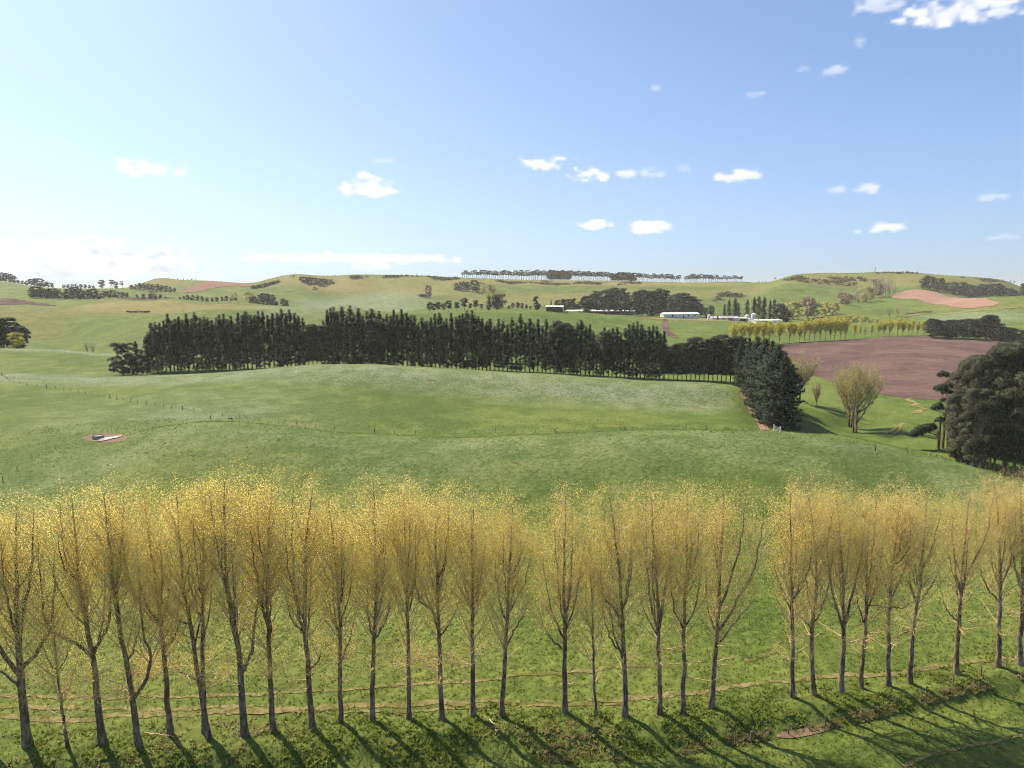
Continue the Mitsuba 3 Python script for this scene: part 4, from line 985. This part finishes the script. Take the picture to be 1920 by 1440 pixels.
# left edge
w = on(12, 447); plant('macrocarpa_tree', 'unit_macrocarpa_2', w, height_at(12, 596, w), 1.25, 30, 'big dark dome shaped macrocarpa at the left edge')
w = on(-12, 450); plant('macrocarpa_tree', 'unit_macrocarpa_0', w, height_at(-12, 598, w), 1.25, 100, 'dark macrocarpa cut by the left edge')
w = on(35, 446); plant('macrocarpa_tree', 'unit_macrocarpa_1', w, height_at(35, 612, w), 1.2, 70, 'lower right shoulder tree of the dark left edge clump')
w = on(27, 430); plant('green_willow', 'unit_willow_0', w, height_at(27, 624, w), 1.05, 0, 'pale yellow green willow in front of the dark left edge dome')
for q in (160, 171):
    w = on(q, 426); plant('leafless_tree', 'unit_bare_1', w, height_at(q, 641, w), .9, None, f'small leafless tree on the left crest, {"left" if q == 160 else "right"} of two')

# ------------------------------------------------------------------ grass that stands up
rng = np.random.default_rng(77)


def tufts(n, az, rfun, size, blades, lean, mat, colour, name, label, cat, keep=None):
    a = rng.uniform(*[math.radians(q) for q in az], n)
    r = rfun(rng.uniform(0, 1, n), a)
    x, y = r * np.sin(a), r * np.cos(a)
    if keep is not None:
        m = keep(x, y); x, y, r, a = x[m], y[m], r[m], a[m]; n = len(x)
    z = ground_z(x, y)
    C = np.repeat(np.stack([x, y, z - .03], 1), blades, 0)
    s = np.repeat(size(r, len(r)), blades) * rng.uniform(.6, 1.2, n * blades)
    C[:, :2] += rng.normal(0, .35, (n * blades, 2)) * s[:, None] * .7
    ph = rng.uniform(0, 2 * np.pi, n * blades)
    le = rng.uniform(.15, 1, n * blades) * lean
    d = np.stack([np.cos(ph) * le, np.sin(ph) * le, np.ones_like(le)], 1); d /= np.linalg.norm(d, axis=1, keepdims=True)
    uv = np.repeat(colour(x, y, rng), blades, 0)
    uv = np.clip(uv + rng.normal(0, .08, uv.shape), 0, 1)
    m = MB().add(*leaf_tris(C, s, rng, uv, d, .5))
    k = key_for(name)
    scene[k] = m.shape(mat)
    tag(k, label, cat, kind='stuff')


def patch(x, y, scale, seed):
    return meshkit.fbm(np.stack([x / scale, y / scale, x * 0], 1), 3, seed)


def sward(x, y, g):
    big, small = patch(x, y, 26, 21), patch(x, y, 3, 22)
    pl = np.clip((patch(x, y, 6, 23) - .5) * 5, 0, 1) * g.uniform(.2, 1, len(x)) * np.clip((np.hypot(x, y) - 105) / 40, 0, 1)  # silvery sheen of the hill tufts, put into their colour
    return np.stack([np.clip(.9 * big + .8 * small - .35 + g.normal(0, .16, len(x)), 0, 1), pl * .25], 1)


def row_r(a):
    px = 960 + FPX * np.tan(a)
    return np.interp(px, ROWX, ROWY) / np.cos(a)


tufts(42000, (-38, 38), lambda u, a: 54 + 66 * u ** .9, lambda r, n: rng.uniform(.14, .30, n), 3, 1.1, 'blade_mat', sward, 'pasture_grass', 'lumpy green pasture grass around the poplar row', 'grass')
tufts(42000, (-37, 37), lambda u, a: 115 * (235 / 115) ** u, lambda r, n: rng.uniform(.12, .26, n) * (r / 120) ** .6, 3, 1.0, 'blade_mat', sward, 'hill_grass', 'clumpy grass with pale seed heads on the two middle hills', 'grass')


def bank(u, a):
    return row_r(a) + np.interp(u, [0, .45, .7, .9, 1], [-5.2, -3.0, -1.2, .8, 3.0])


def rank_col(x, y, g):
    b, c = patch(x, y, 2.4, 31), patch(x, y, 7, 32)
    return np.stack([np.clip(b * 1.1 - .1 + g.normal(0, .15, len(x)), 0, 1), np.clip((c - .48) * 4, 0, 1) * g.uniform(.3, 1, len(x))], 1)


tufts(6500, (-38, 40), bank, lambda r, n: rng.uniform(.16, .5, n), 6, 1.6, 'rank_mat', rank_col, 'rank_grass', 'shaggy rank grass and dead stalks on the ditch bank under the poplars', 'grass',
      keep=lambda x, y: patch(x, y, 3.2, 33) + .12 * (x < 22) > .53)
tufts(2200, (14, 40), lambda u, a: row_r(a) - 4.6 + (u - .5) * 1.1, lambda r, n: rng.uniform(.2, .42, n), 7, 1.3, 'rank_mat', lambda x, y, g: np.stack([g.uniform(.2, .6, len(x)), g.uniform(.2, .9, len(x))], 1),
      'dead_grass', 'line of brown dead grass along the fence in front of the right poplars', 'grass', keep=lambda x, y: patch(x, y, 2.6, 36) > .45)

# dark scrub on the hills
def scrub(pix, n, size, label, wid=None, seed=0):
    g = np.random.default_rng(seed)
    poly = shapely.Polygon(poly_world(pix)).buffer(0)
    x0, y0, x1, y1 = poly.bounds
    xy = np.stack([g.uniform(x0, x1, n * 6), g.uniform(y0, y1, n * 6)], 1)
    xy = xy[shapely.contains_xy(poly, xy[:, 0], xy[:, 1])]
    xy = xy[patch(xy[:, 0], xy[:, 1], 38, seed) > .5][:n]
    z = ground_z(xy[:, 0], xy[:, 1])
    b = 22
    C = np.repeat(np.c_[xy, z], b, 0)
    C += np.abs(g.normal(0, 1, C.shape)) * [0, 0, size * .45] + g.normal(0, 1, C.shape) * [size * .6, size * .6, 0]
    m = MB().add(*leaf_tris(C, g.uniform(.5, 1.2, len(C)) * size * .7, g, np.stack([g.uniform(0, 1, len(C)), C[:, 2] * 0], 1), None, .8))
    k = key_for('hill_scrub'); scene[k] = m.shape('scrub_mat'); tag(k, label, 'scrub', kind='stuff')


scrub([(1462,528),(1500,517),(1560,521),(1640,520),(1655,526),(1640,537),(1560,535),(1500,533),(1465,534)], 190, 3.2, 'dark gorse scrub in bands across the flat topped right hill', seed=41)
scrub([(1630,512),(1700,511.5),(1740,514.5),(1700,514),(1640,513.5)], 60, 2.6, 'dark scrub along the very top of the right hill', seed=42)
scrub([(1333,566),(1345,555),(1362,548),(1395,556),(1385,561),(1350,563)], 80, 3.4, 'brown scrub patch on the slope above the farm', seed=43)
scrub([(560,518),(640,520),(625,535),(590,545),(565,530)], 170, 3.2, 'brown scrub in the gully of the left skyline hill', seed=44)
scrub([(650,517),(700,518),(860,522),(860,527),(760,526),(690,523),(660,526)], 200, 3.0, 'dark scrub strip below the long skyline ridge', seed=45)
scrub([(900,527),(1000,527),(1130,530),(1200,530),(1200,533),(1120,536),(1050,536),(1000,531),(900,533)], 260, 3.0, 'dark scrubby bank below the ridge top gums', seed=46)
scrub([(472,541),(500,530),(545,517),(552,520),(505,536),(478,543)], 140, 4.0, 'dark gorse hedge climbing the left shoulder of the skyline hill', seed=47)
scrub([(785,556),(800,548),(815,552),(800,560)], 30, 3.0, 'small dark thicket in a fold of the mid hill', seed=48)
scrub([(1800,520),(1880,528),(1900,534),(1850,530)], 60, 2.6, 'dark scrub on the right shoulder of the flat topped hill', seed=49)

# ------------------------------------------------------------------ fences
def fence(name, pix, gap, label, h=1.15, r=.075, wires=2, world=None, vis=True):
    xy = np.array([hit(*q)[:2] for q in pix]) if world is None else world
    d = np.concatenate([[0], np.cumsum(np.hypot(*np.diff(xy, axis=0).T))])
    k = key_for(name)
    g = np.random.default_rng(len(scene))
    us = np.arange(0, d[-1], gap) + g.normal(0, .15, len(np.arange(0, d[-1], gap)))
    us = np.clip(us, 0, d[-1])
    for j, u in enumerate(us):
        x, y = np.interp(u, d, xy[:, 0]), np.interp(u, d, xy[:, 1])
        z = float(ground_z(x, y))
        hh, rr_ = h * g.uniform(.9, 1.15), r * (1.9 if j % 9 == 0 else g.uniform(.85, 1.15))
        tip = np.array([x, y, z + hh]) + [*g.normal(0, .03, 2), 0]
        v, f = tubes(np.array([[[x, y, z - .3], (np.array([x, y, z - .3]) + tip) / 2, tip, tip + [0, 0, .02]]]), np.array([[rr_, rr_, rr_ * .92, .005]]), 6)
        scene[key_for(k + '__post')] = mikit.ply((v, f), 'post_mat', smooth=40)
    uu = np.arange(0, d[-1], 2.0)
    x, y = np.interp(uu, d, xy[:, 0]), np.interp(uu, d, xy[:, 1])
    z = ground_z(x, y)
    for c in range(wires):
        q = np.stack([x, y, z + h * (.92 - .3 * c)], 1)
        scene[key_for(k + '__wire')] = mikit.ply(tubes(q[None], np.full((1, len(q)), .0035), 3), 'wire_mat')
    tag(k, label, 'fence')


fence('wire_fence', [(3,705),(20,716),(48,722),(83,727),(116,732),(148,737),(181,742),(215,749),(250,754),(285,760),(320,766),(334,768),(356,770),(392,776)], 4.6, 'post and wire fence slanting down the left hillside to the corner post')
fence('wire_fence', [(394,786),(413,782),(424,780),(458,785),(491,789),(529,794),(569,799),(597,803),(625,807),(655,809),(697,812),(737,813),(784,814),(823,814),(902,813),(941,812),(1017,812),(1055,811),(1086,811),(1120,809),(1180,808),(1240,808),(1300,807),(1360,807),(1395,807),(1445,806)], 6.0,
      'long post and wire fence along the fold between the two middle hills')
fence('wire_fence', [(5,905),(50,868),(110,842),(150,830),(212,808),(257,800),(300,792),(335,789),(368,788),(394,786)], 7, 'fence of thin posts along the bright grass strip by the trough', r=.04)
ew = np.array([[x_, row(960 + FPX * x_ / 66) - 4.4] for x_ in np.linspace(22, 58, 12)])
fence('wire_fence', None, 4.2, 'low post fence in the dead grass in front of the right poplars', h=1.05, r=.07, world=ew)
fence('wire_fence', [(1660,743),(1690,750),(1708,752)], 5, 'fence at the lower edge of the ploughed field beside the gateway', h=1.2)
fence('wire_fence', [(1735,753),(1760,756),(1790,758)], 5, 'fence right of the gateway into the ploughed field', h=1.2)
fence('wire_fence', [(1640,845),(1720,853),(1746,855),(1790,862),(1840,880)], 9, 'fence of few posts along the gully floor before the gum grove', h=1.1)
k = key_for('field_gate')
gp = hit(1451, 808); gq = hit(1463, 812)
for p in (gp, gq):
    scene[key_for(k + '__post')] = mikit.ply(tubes(np.array([[p - [0, 0, .3], p + [0, 0, .8], p + [0, 0, 1.6]]]), np.full((1, 3), .16), 8), 'wall_mat', smooth=40)
for c in range(4):
    a, b = gp + [0, 0, .3 + .28 * c], gq + [0, 0, .3 + .28 * c]
    scene[key_for(k + '__rail')] = mikit.ply(tubes(np.array([[a, (a + b) / 2, b]]), np.full((1, 3), .035), 5), 'wire_mat')
tag(k, 'pale gate with white posts at the foot of the corner pines', 'gate')

# ------------------------------------------------------------------ troughs and puddle
def trough(w, R, h, label):
    k = key_for('water_trough')
    pr = np.array([[R * .97, -.1], [R, h], [R - .02, h + .03], [R - .12, h + .03], [R - .13, h], [R - .13, .05]])
    v = trimesh.creation.revolve(pr, sections=40)
    scene[k + '__tank'] = mikit.ply((np.array(v.vertices) + w, v.faces), 'concrete_mat', smooth=40)
    ring = trimesh.creation.revolve(np.array([[R + .002, h * .5], [R + .03, h * .52], [R + .03, h * .60], [R + .002, h * .62]]), sections=40)
    scene[k + '__hoop'] = mikit.ply((np.array(ring.vertices) + w, ring.faces), 'concrete_mat', smooth=40)
    a = np.arange(32) * 2 * np.pi / 32
    vv = np.vstack([np.c_[np.cos(a) * (R - .135), np.sin(a) * (R - .135), a * 0 + h * .86], [[0, 0, h * .86]]]) + w
    scene[k + '__water'] = mikit.ply((vv, np.stack([np.arange(32), (np.arange(32) + 1) % 32, np.full(32, 32)], 1)), 'water_mat')
    tag(k, label, 'water trough')


trough(hit(184, 823), 1.35, .85, 'round concrete water trough in the muddy patch on the left hill')
trough(hit(432, 786), .65, .45, 'small round water trough beside the fence corner')
a = np.linspace(0, 2 * np.pi, 26)[:-1]
c = hit(205, 823.5)
pd = np.c_[c[0] + np.cos(a) * 2.5 * (1 + .16 * np.sin(3 * a + 1)), c[1] + np.sin(a) * 2.4 * (1 + .3 * np.sin(2 * a))]
zz = float(ground_z(pd[:, 0], pd[:, 1]).mean())
vm, fm = drape(pd, .4, .26, 0, 5)
scene['mud_puddle'] = mikit.ply((vm, fm), 'puddle_mat', smooth=True)
tag('mud_puddle', 'pale milky puddle on the right of the round trough', 'puddle')
scene['puddle_mat'] = {'type': 'twosided', 'bsdf': {'type': 'principled', 'base_color': rgb(.31, .27, .23), 'roughness': .12, 'specular': .5}}

# ------------------------------------------------------------------ farm buildings
def put(k, part, mb, mat, w, rot, label=None, smooth=False):
    kk = key_for(f'{k}__{part}')
    scene[kk] = mb.shape(mat, smooth, to_world=T().translate([float(c) for c in w]).rotate([0, 0, 1], math.degrees(rot)))
    if label:
        labels[kk] = {'label': label}
    return kk


def gable(mb, L, D, h, rise, t=.12, over=.35):
    """Roof of two pitched sheets, ridge along x."""
    for s in (-1, 1):
        y0, y1 = s * (D / 2 + over), 0
        z0, z1 = h - over * rise / (D / 2), h + rise
        xs = L / 2 + over
        v = [(-xs, y0, z0), (xs, y0, z0), (xs, y1, z1), (-xs, y1, z1)]
        v = v + [(a_, b_, c_ + t) for a_, b_, c_ in v]
        mb.add(v, [[0, 1, 2, 3], [7, 6, 5, 4], [0, 4, 5, 1], [1, 5, 6, 2], [2, 6, 7, 3], [3, 7, 4, 0]])
    return mb


def end_wall(mb, x, D, h, rise, t=.15):
    m = trimesh.creation.extrude_polygon(shapely.Polygon([(-D / 2, -.5), (D / 2, -.5), (D / 2, h - .02), (0, h + rise - .02), (-D / 2, h - .02)]), t, engine='earcut')
    v = np.array(m.vertices)
    return mb.add(np.c_[v[:, 2] - t / 2 + x, v[:, 0], v[:, 1]], m.faces)


def span(p0, p1, Y0, Y1):
    a, b = on(p0, Y0), on(p1, Y1)
    return (a + b) / 2, math.atan2(b[1] - a[1], b[0] - a[0]), float(np.hypot(*(b - a)[:2]))


def shed(name, p0, p1, Y0, Y1, D, h, rise, label, cat, front='wall', doors=(), windows=(), bays=0, base=None):
    c, rot, L = span(p0, p1, Y0, Y1)
    if base is not None:
        c[2] = base
    k = key_for(name)
    put(k, 'roof', gable(MB(), L, D, h, rise), 'tin_mat', c, rot)
    for x in (-L / 2, L / 2):
        put(k, 'end_wall', end_wall(MB(), x, D, h, rise), 'wall_mat', c, rot)
    put(k, 'back_wall', box(MB(), (0, D / 2 - .1, h / 2 - .4), (L - .3, .15, h + .7)), 'wall_mat' if front == 'wall' else 'dark_mat', c, rot)
    if front == 'wall':
        put(k, 'front_wall', box(MB(), (0, -D / 2 + .1, h / 2 - .4), (L - .3, .15, h + .7)), 'wall_mat', c, rot)
    else:
        for j in range(bays + 1):
            put(k, 'post', box(MB(), (-L / 2 + .3 + j * (L - .6) / bays, -D / 2 + .15, h / 2 - .4), (.28, .28, h + .75)), 'post_mat', c, rot)
        put(k, 'beam', box(MB(), (0, -D / 2 + .15, h - .25), (L - .5, .2, .35)), 'tin_mat', c, rot)
    for x, w_, hd in doors:
        put(k, 'door', box(MB(), (x * L, -D / 2 + .005, hd / 2), (w_, .08, hd)), 'dark_mat', c, rot)
    for x, w_, z0, z1 in windows:
        put(k, 'window', box(MB(), (x * L, -D / 2 + .005, (z0 + z1) / 2), (w_, .08, z1 - z0)), 'dark_mat', c, rot)
    tag(k, label, cat)
    return k, c, rot, L


shed('long_shed', 1241, 1307, 792, 800, 11, 4.3, 1.7, 'long white gabled shed with a dark door, left of the milking plant', 'shed', doors=((.05, 1.3, 2.6),), windows=((-.26, 1.6, 1.2, 3.6), (.19, 1.2, 1.4, 3.4), (.37, 2.6, 2.3, 3.0)))
shed('hay_shed', 1024, 1056, 708, 706, 12, 4.6, .9, 'open fronted hay shed with a bright tin roof on the green crest', 'shed', front='open', bays=5)
shed('long_barn', 1062, 1186, 772, 778, 14, 3.4, 1.1, 'very long low barn with a pale roof behind the row of stemmed trees', 'barn', front='open', bays=22)
shed('implement_shed', 1411, 1458, 742, 752, 15, 3.4, .9, 'wide white roofed shed at the right end of the farm', 'shed', doors=((-.22, 8, 2.4),))
shed('open_shed', 1384, 1400, 800, 800, 9, 4.2, .5, 'small black fronted open shed between the milking plant and the silos', 'shed', front='open', bays=3)
shed('milking_shed', 1330, 1382, 802, 804, 12, 3.2, .8, 'long low white milking shed with pipes along the front', 'shed', windows=((-.3, 3, 1, 2.2), (-.05, 3, 1, 2.2), (.25, 3, 1, 2.2)))
# pipes, tank and silos beside it
c, rot, L = span(1327, 1375, 790, 792)
k = key_for('pipe_rack')
for j in range(6):
    put(k, 'leg', box(MB(), (-L / 2 + .5 + j * (L - 1) / 5, 0, 2.2), (.45, .45, 5.4)), 'concrete_mat', c, rot)
put(k, 'pipe', MB().add(*tubes(np.array([[[-L / 2, 0, 5.0], [0, 0, 5.05], [L / 2, 0, 5.0]]]), np.full((1, 3), .32), 10)), 'concrete_mat', c, rot, smooth=True)
put(k, 'walkway', box(MB(), (0, 0, 3.4), (L, 1.0, .15)), 'tin_mat', c, rot)
tag(k, 'raised pipe on short legs in front of the milking shed', 'pipe rack')


def silo(px_, Y, R, h, label, cat='silo', mat='tin_mat'):
    w_ = on(px_, Y)
    k_ = key_for('farm_silo' if cat == 'silo' else 'milk_tank')
    body = trimesh.creation.revolve(np.array([[0, -.4], [R, -.4], [R, h * .5], [R + .04, h * .5 + .02], [R + .04, h * .52], [R, h * .53], [R, h]]), sections=28)
    put(k_, 'body', MB().add(body.vertices, body.faces), mat, w_, 0, smooth=30)
    cone = trimesh.creation.revolve(np.array([[R + .1, h - .02], [R + .1, h + .06], [R * .25, h + R * .45], [R * .25, h + R * .55], [0, h + R * .55]]), sections=28)
    put(k_, 'cap', MB().add(cone.vertices, cone.faces), mat, w_, 0, smooth=30)
    put(k_, 'ladder', box(box(box(MB(), (R + .15, -.2, h / 2), (.06, .06, h)), (R + .15, .2, h / 2), (.06, .06, h)), (R + .15, 0, h * .5), (.05, .4, .06)), 'wire_mat', w_, -1.2)
    tag(k_, label, cat)


silo(1400, 808, 2.3, 7.2, 'pale steel silo, left of two beside the farm pines')
silo(1413, 815, 2.6, 8.6, 'taller pale steel silo, right of two beside the farm pines')
silo(1406, 794, 1.5, 4.2, 'squat pale tank standing between the two silos', 'tank')
silo(1329, 784, 1.5, 4.6, 'white upright tank at the left end of the pipe rack', 'tank')


def machine(px_, Y, s, label, name, mat, rot):
    """A small tractor-like farm machine: body, cab, four wheels."""
    w_ = on(px_, Y); k_ = key_for(name)
    put(k_, 'body', box(box(MB(), (0, 0, 1.2 * s), (3.4 * s, 1.1 * s, .9 * s)), (1.2 * s, 0, 1.5 * s), (1.3 * s, .9 * s, .3 * s)), mat, w_, rot)
    put(k_, 'cab', box(box(MB(), (-.7 * s, 0, 2.1 * s), (1.3 * s, 1.2 * s, 1.0 * s)), (-.7 * s, 0, 2.68 * s), (1.5 * s, 1.4 * s, .12 * s)), 'dark_mat', w_, rot)
    for x, y, r_ in ((-.9, .8, .85), (-.9, -.8, .85), (1.2, .7, .55), (1.2, -.7, .55)):
        cy = trimesh.creation.cylinder(radius=r_ * s, height=.4 * s, sections=20)
        v_ = np.array(cy.vertices)[:, [0, 2, 1]] * [1, -1, 1] + np.array([x, y, r_]) * s
        put(k_, 'wheel', MB().add(v_, cy.faces), 'dark_mat', w_, rot, smooth=30)
    tag(k_, label, 'tractor')


machine(1370, 783, 1.5, 'red tractor parked in front of the milking shed', 'farm_tractor', 'red_paint_mat', .2)
machine(1344, 778, 1.2, 'pale small tractor in front of the pipe rack', 'farm_tractor', 'tin_mat', 2.8)
for px_, Y, lab in ((1328, 757, 'round white wrapped hay bale standing alone on the grass below the yard'), (1450, 738, 'white wrapped hay bale before the wide right shed')):
    w_ = on(px_, Y); k_ = key_for('wrapped_bale')
    cy = trimesh.creation.cylinder(radius=1.25, height=2.2, sections=24)
    rb = trimesh.creation.revolve(np.array([[0, -1.1], [1.05, -1.1], [1.25, -.9], [1.28, 0], [1.25, .9], [1.05, 1.1], [0, 1.1]]), sections=24)
    v_ = np.array(rb.vertices)[:, [0, 2, 1]] * [1, -1, 1] + [0, 0, 1.2]
    scene[k_] = mikit.ply((v_ + w_, rb.faces), 'tin_mat', smooth=40); tag(k_, lab, 'hay bale')
# a mast on the right hill
w_ = on(1635, 1597); k_ = key_for('hill_mast')
scene[k_ + '__pole'] = mikit.ply(tubes(np.array([[w_ - [0, 0, 1], w_ + [0, 0, 4], w_ + [0, 0, 9.5]]]), np.array([[.5, .45, .3]]), 8), 'post_mat')
scene[k_ + '__panel'] = mikit.ply(trimesh.creation.box(extents=(1.5, .6, 3.4), transform=trimesh.transformations.translation_matrix(w_ + [.6, 0, 8.2])), 'red_soil_mat')
tag(k_, 'lone mast with a rusty panel on the flat topped hill', 'mast')


# ------------------------------------------------------------------ cattle
def cow_mesh(g):
    """A standing cow, 2.3 m long, facing +x: trunk, neck, head, jointed legs and tail as one body."""
    import manifold3d as m3
    graze = g.random() < .6
    sph = lambda p, r: m3.Manifold.sphere(r, 10).translate(list(p))
    J = dict(rump=(-.85, 0, 1.12, .27), hip=(-.6, 0, 1.08, .36), belly=(-.05, 0, .98, .41), chest=(.5, 0, 1.0, .38), withers=(.6, 0, 1.18, .25), neck=(.95, 0, 1.2 if not graze else .85, .2),
             poll=(1.2, 0, 1.42 if not graze else .5, .15), muzzle=(1.5, 0, 1.22 if not graze else .2, .09), tail=(-1.05, 0, 1.15, .05), tip=(-1.15, .05, .45, .05))
    bones = [('rump', 'hip'), ('hip', 'belly'), ('belly', 'chest'), ('chest', 'withers'), ('chest', 'neck'), ('withers', 'neck'), ('neck', 'poll'), ('poll', 'muzzle'), ('tail', 'tip'), ('rump', 'tail')]
    for s in (-1, 1):
        f = g.uniform(-.15, .15)
        J[f'sh{s}'] = (.5, s * .2, .8, .17); J[f'kn{s}'] = (.52 + f, s * .2, .42, .085); J[f'ft{s}'] = (.5 + f, s * .2, .03, .075)
        J[f'th{s}'] = (-.68, s * .2, .85, .2); J[f'sti{s}'] = (-.55 - f, s * .22, .68, .13); J[f'hk{s}'] = (-.85 - f, s * .2, .42, .08); J[f'hf{s}'] = (-.78 - f, s * .2, .03, .075)
        J[f'er{s}'] = (J['poll'][0] - .05, s * .28, J['poll'][2] + .04, .05)
        bones += [(f'sh{s}', f'kn{s}'), (f'kn{s}', f'ft{s}'), (f'th{s}', f'sti{s}'), (f'sti{s}', f'hk{s}'), (f'hk{s}', f'hf{s}'), ('poll', f'er{s}'), ('chest', f'sh{s}'), ('hip', f'th{s}')]
    M = m3.Manifold.batch_boolean([m3.Manifold.batch_hull([sph(J[a_][:3], J[a_][3]), sph(J[b_][:3], J[b_][3])]) for a_, b_ in bones], m3.OpType.Add)
    q = M.to_mesh()
    return np.array(q.vert_properties[:, :3]), np.array(q.tri_verts)


g = np.random.default_rng(9)
kinds = [cow_mesh(g) for _ in range(3)]
shapes = {(i, m): mikit.ply(kinds[i], m, smooth=50) for i in range(3) for m in ('cow_mat', 'brown_cow_mat')}
for lo, hi, mat, lab, grp, n in (((238, 586), (282, 586.5), 'cow_mat', 'black cow in the line of cattle below the ochre hill', 'black cattle in a line', 15), ((1696, 590), (1748, 584), 'brown_cow_mat', 'dark brown cow in the herd by the far track', 'cattle herd on the right slope', 19)):
    for j in range(n):
        t_ = (j + g.uniform(.1, .9)) / n
        w_ = hit(lo[0] + (hi[0] - lo[0]) * t_, lo[1] + (hi[1] - lo[1]) * t_ + g.uniform(-1, 2.2) * (1 if mat != 'cow_mat' else .35))
        k_ = key_for('grazing_cow')
        scene[k_] = {**shapes[int(g.integers(3)), mat], 'to_world': T().translate([float(c) for c in w_]).rotate([0, 0, 1], float(g.uniform(0, 360))).scale(1.25)}
        tag(k_, lab, 'cow', grp)

# fallen branches under the poplars
for j, (p, L, rot) in enumerate([((300, 1382), 3.2, -.25), ((1065, 1286), 1.6, .05), ((1075, 1262), 1.3, -.1), ((925, 1365), 2.2, -1.2)]):
    w_ = hit(*p); g = np.random.default_rng(60 + j)
    d_ = np.array([math.cos(rot), math.sin(rot), .02])
    pts = np.array([w_ + d_ * L * t_ + [0, 0, .18] + g.normal(0, .05, 3) for t_ in np.linspace(-.5, .5, 6)])
    mb = MB().add(*tubes(pts[None], np.array([[.05, .05, .045, .04, .03, .015]]), 6))
    sp = np.array([[pts[q_], pts[q_] + d_ * .3 + [0, 0, .15] + g.normal(0, .2, 3), pts[q_] + d_ * .6 + [0, 0, .2] + g.normal(0, .3, 3)] for q_ in (1, 2, 3, 3, 4)])
    mb.add(*tubes(sp, np.tile([.022, .016, .006], (5, 1)), 4))
    k_ = key_for('fallen_branch'); scene[k_] = mb.shape('twig_mat', True)
    tag(k_, ['pale fallen branch lying on the bank by the left poplars', 'short pale stick in the grass behind the wide poplar gap', 'small pale twig above the pale track in the middle', 'thin dead branch leaning in the ditch bank grass'][j], 'fallen branch')

# ------------------------------------------------------------------ air
scene['air'] = {'type': 'homogeneous', 'albedo': .95, 'sigma_t': .00009}
scene['haze'] = {'type': 'cube', 'bsdf': {'type': 'null'}, 'interior': {'type': 'ref', 'id': 'air'}, 'to_world': T().translate([0, 0, 35]).scale([12500, 12500, 85])}
scene['camera']['medium'] = {'type': 'ref', 'id': 'air'}
tag('haze', 'thin blue haze over the far hills', 'haze', kind='stuff')

# ------------------------------------------------------------------ tell alike neighbours apart by their place in their row
ORD = 'first second third fourth fifth sixth seventh eighth ninth tenth eleventh twelfth thirteenth'.split()
alike = {}
for k_, v_ in labels.items():
    if v_.get('category') and v_.get('group'):
        alike.setdefault((v_['group'], v_['label']), []).append(k_)
for (grp, lab), ks_ in alike.items():
    if not 1 < len(ks_) <= 26:
        continue
    where = []
    for k_ in ks_:
        m_ = np.array(T(scene[k_]['to_world']).matrix) if k_ in scene else np.eye(4)
        where.append(math.atan2(m_[0, 3], m_[1, 3]))
    order_ = np.argsort(where)
    for pos, j_ in enumerate(order_):
        end = len(ks_) - 1 - pos
        side = f'{ORD[pos]} from the left' if pos <= end else f'{ORD[end]} from the right' if end else 'rightmost'
        side = 'leftmost' if pos == 0 else side
        labels[ks_[j_]]['label'] = f'{lab}, {side}'
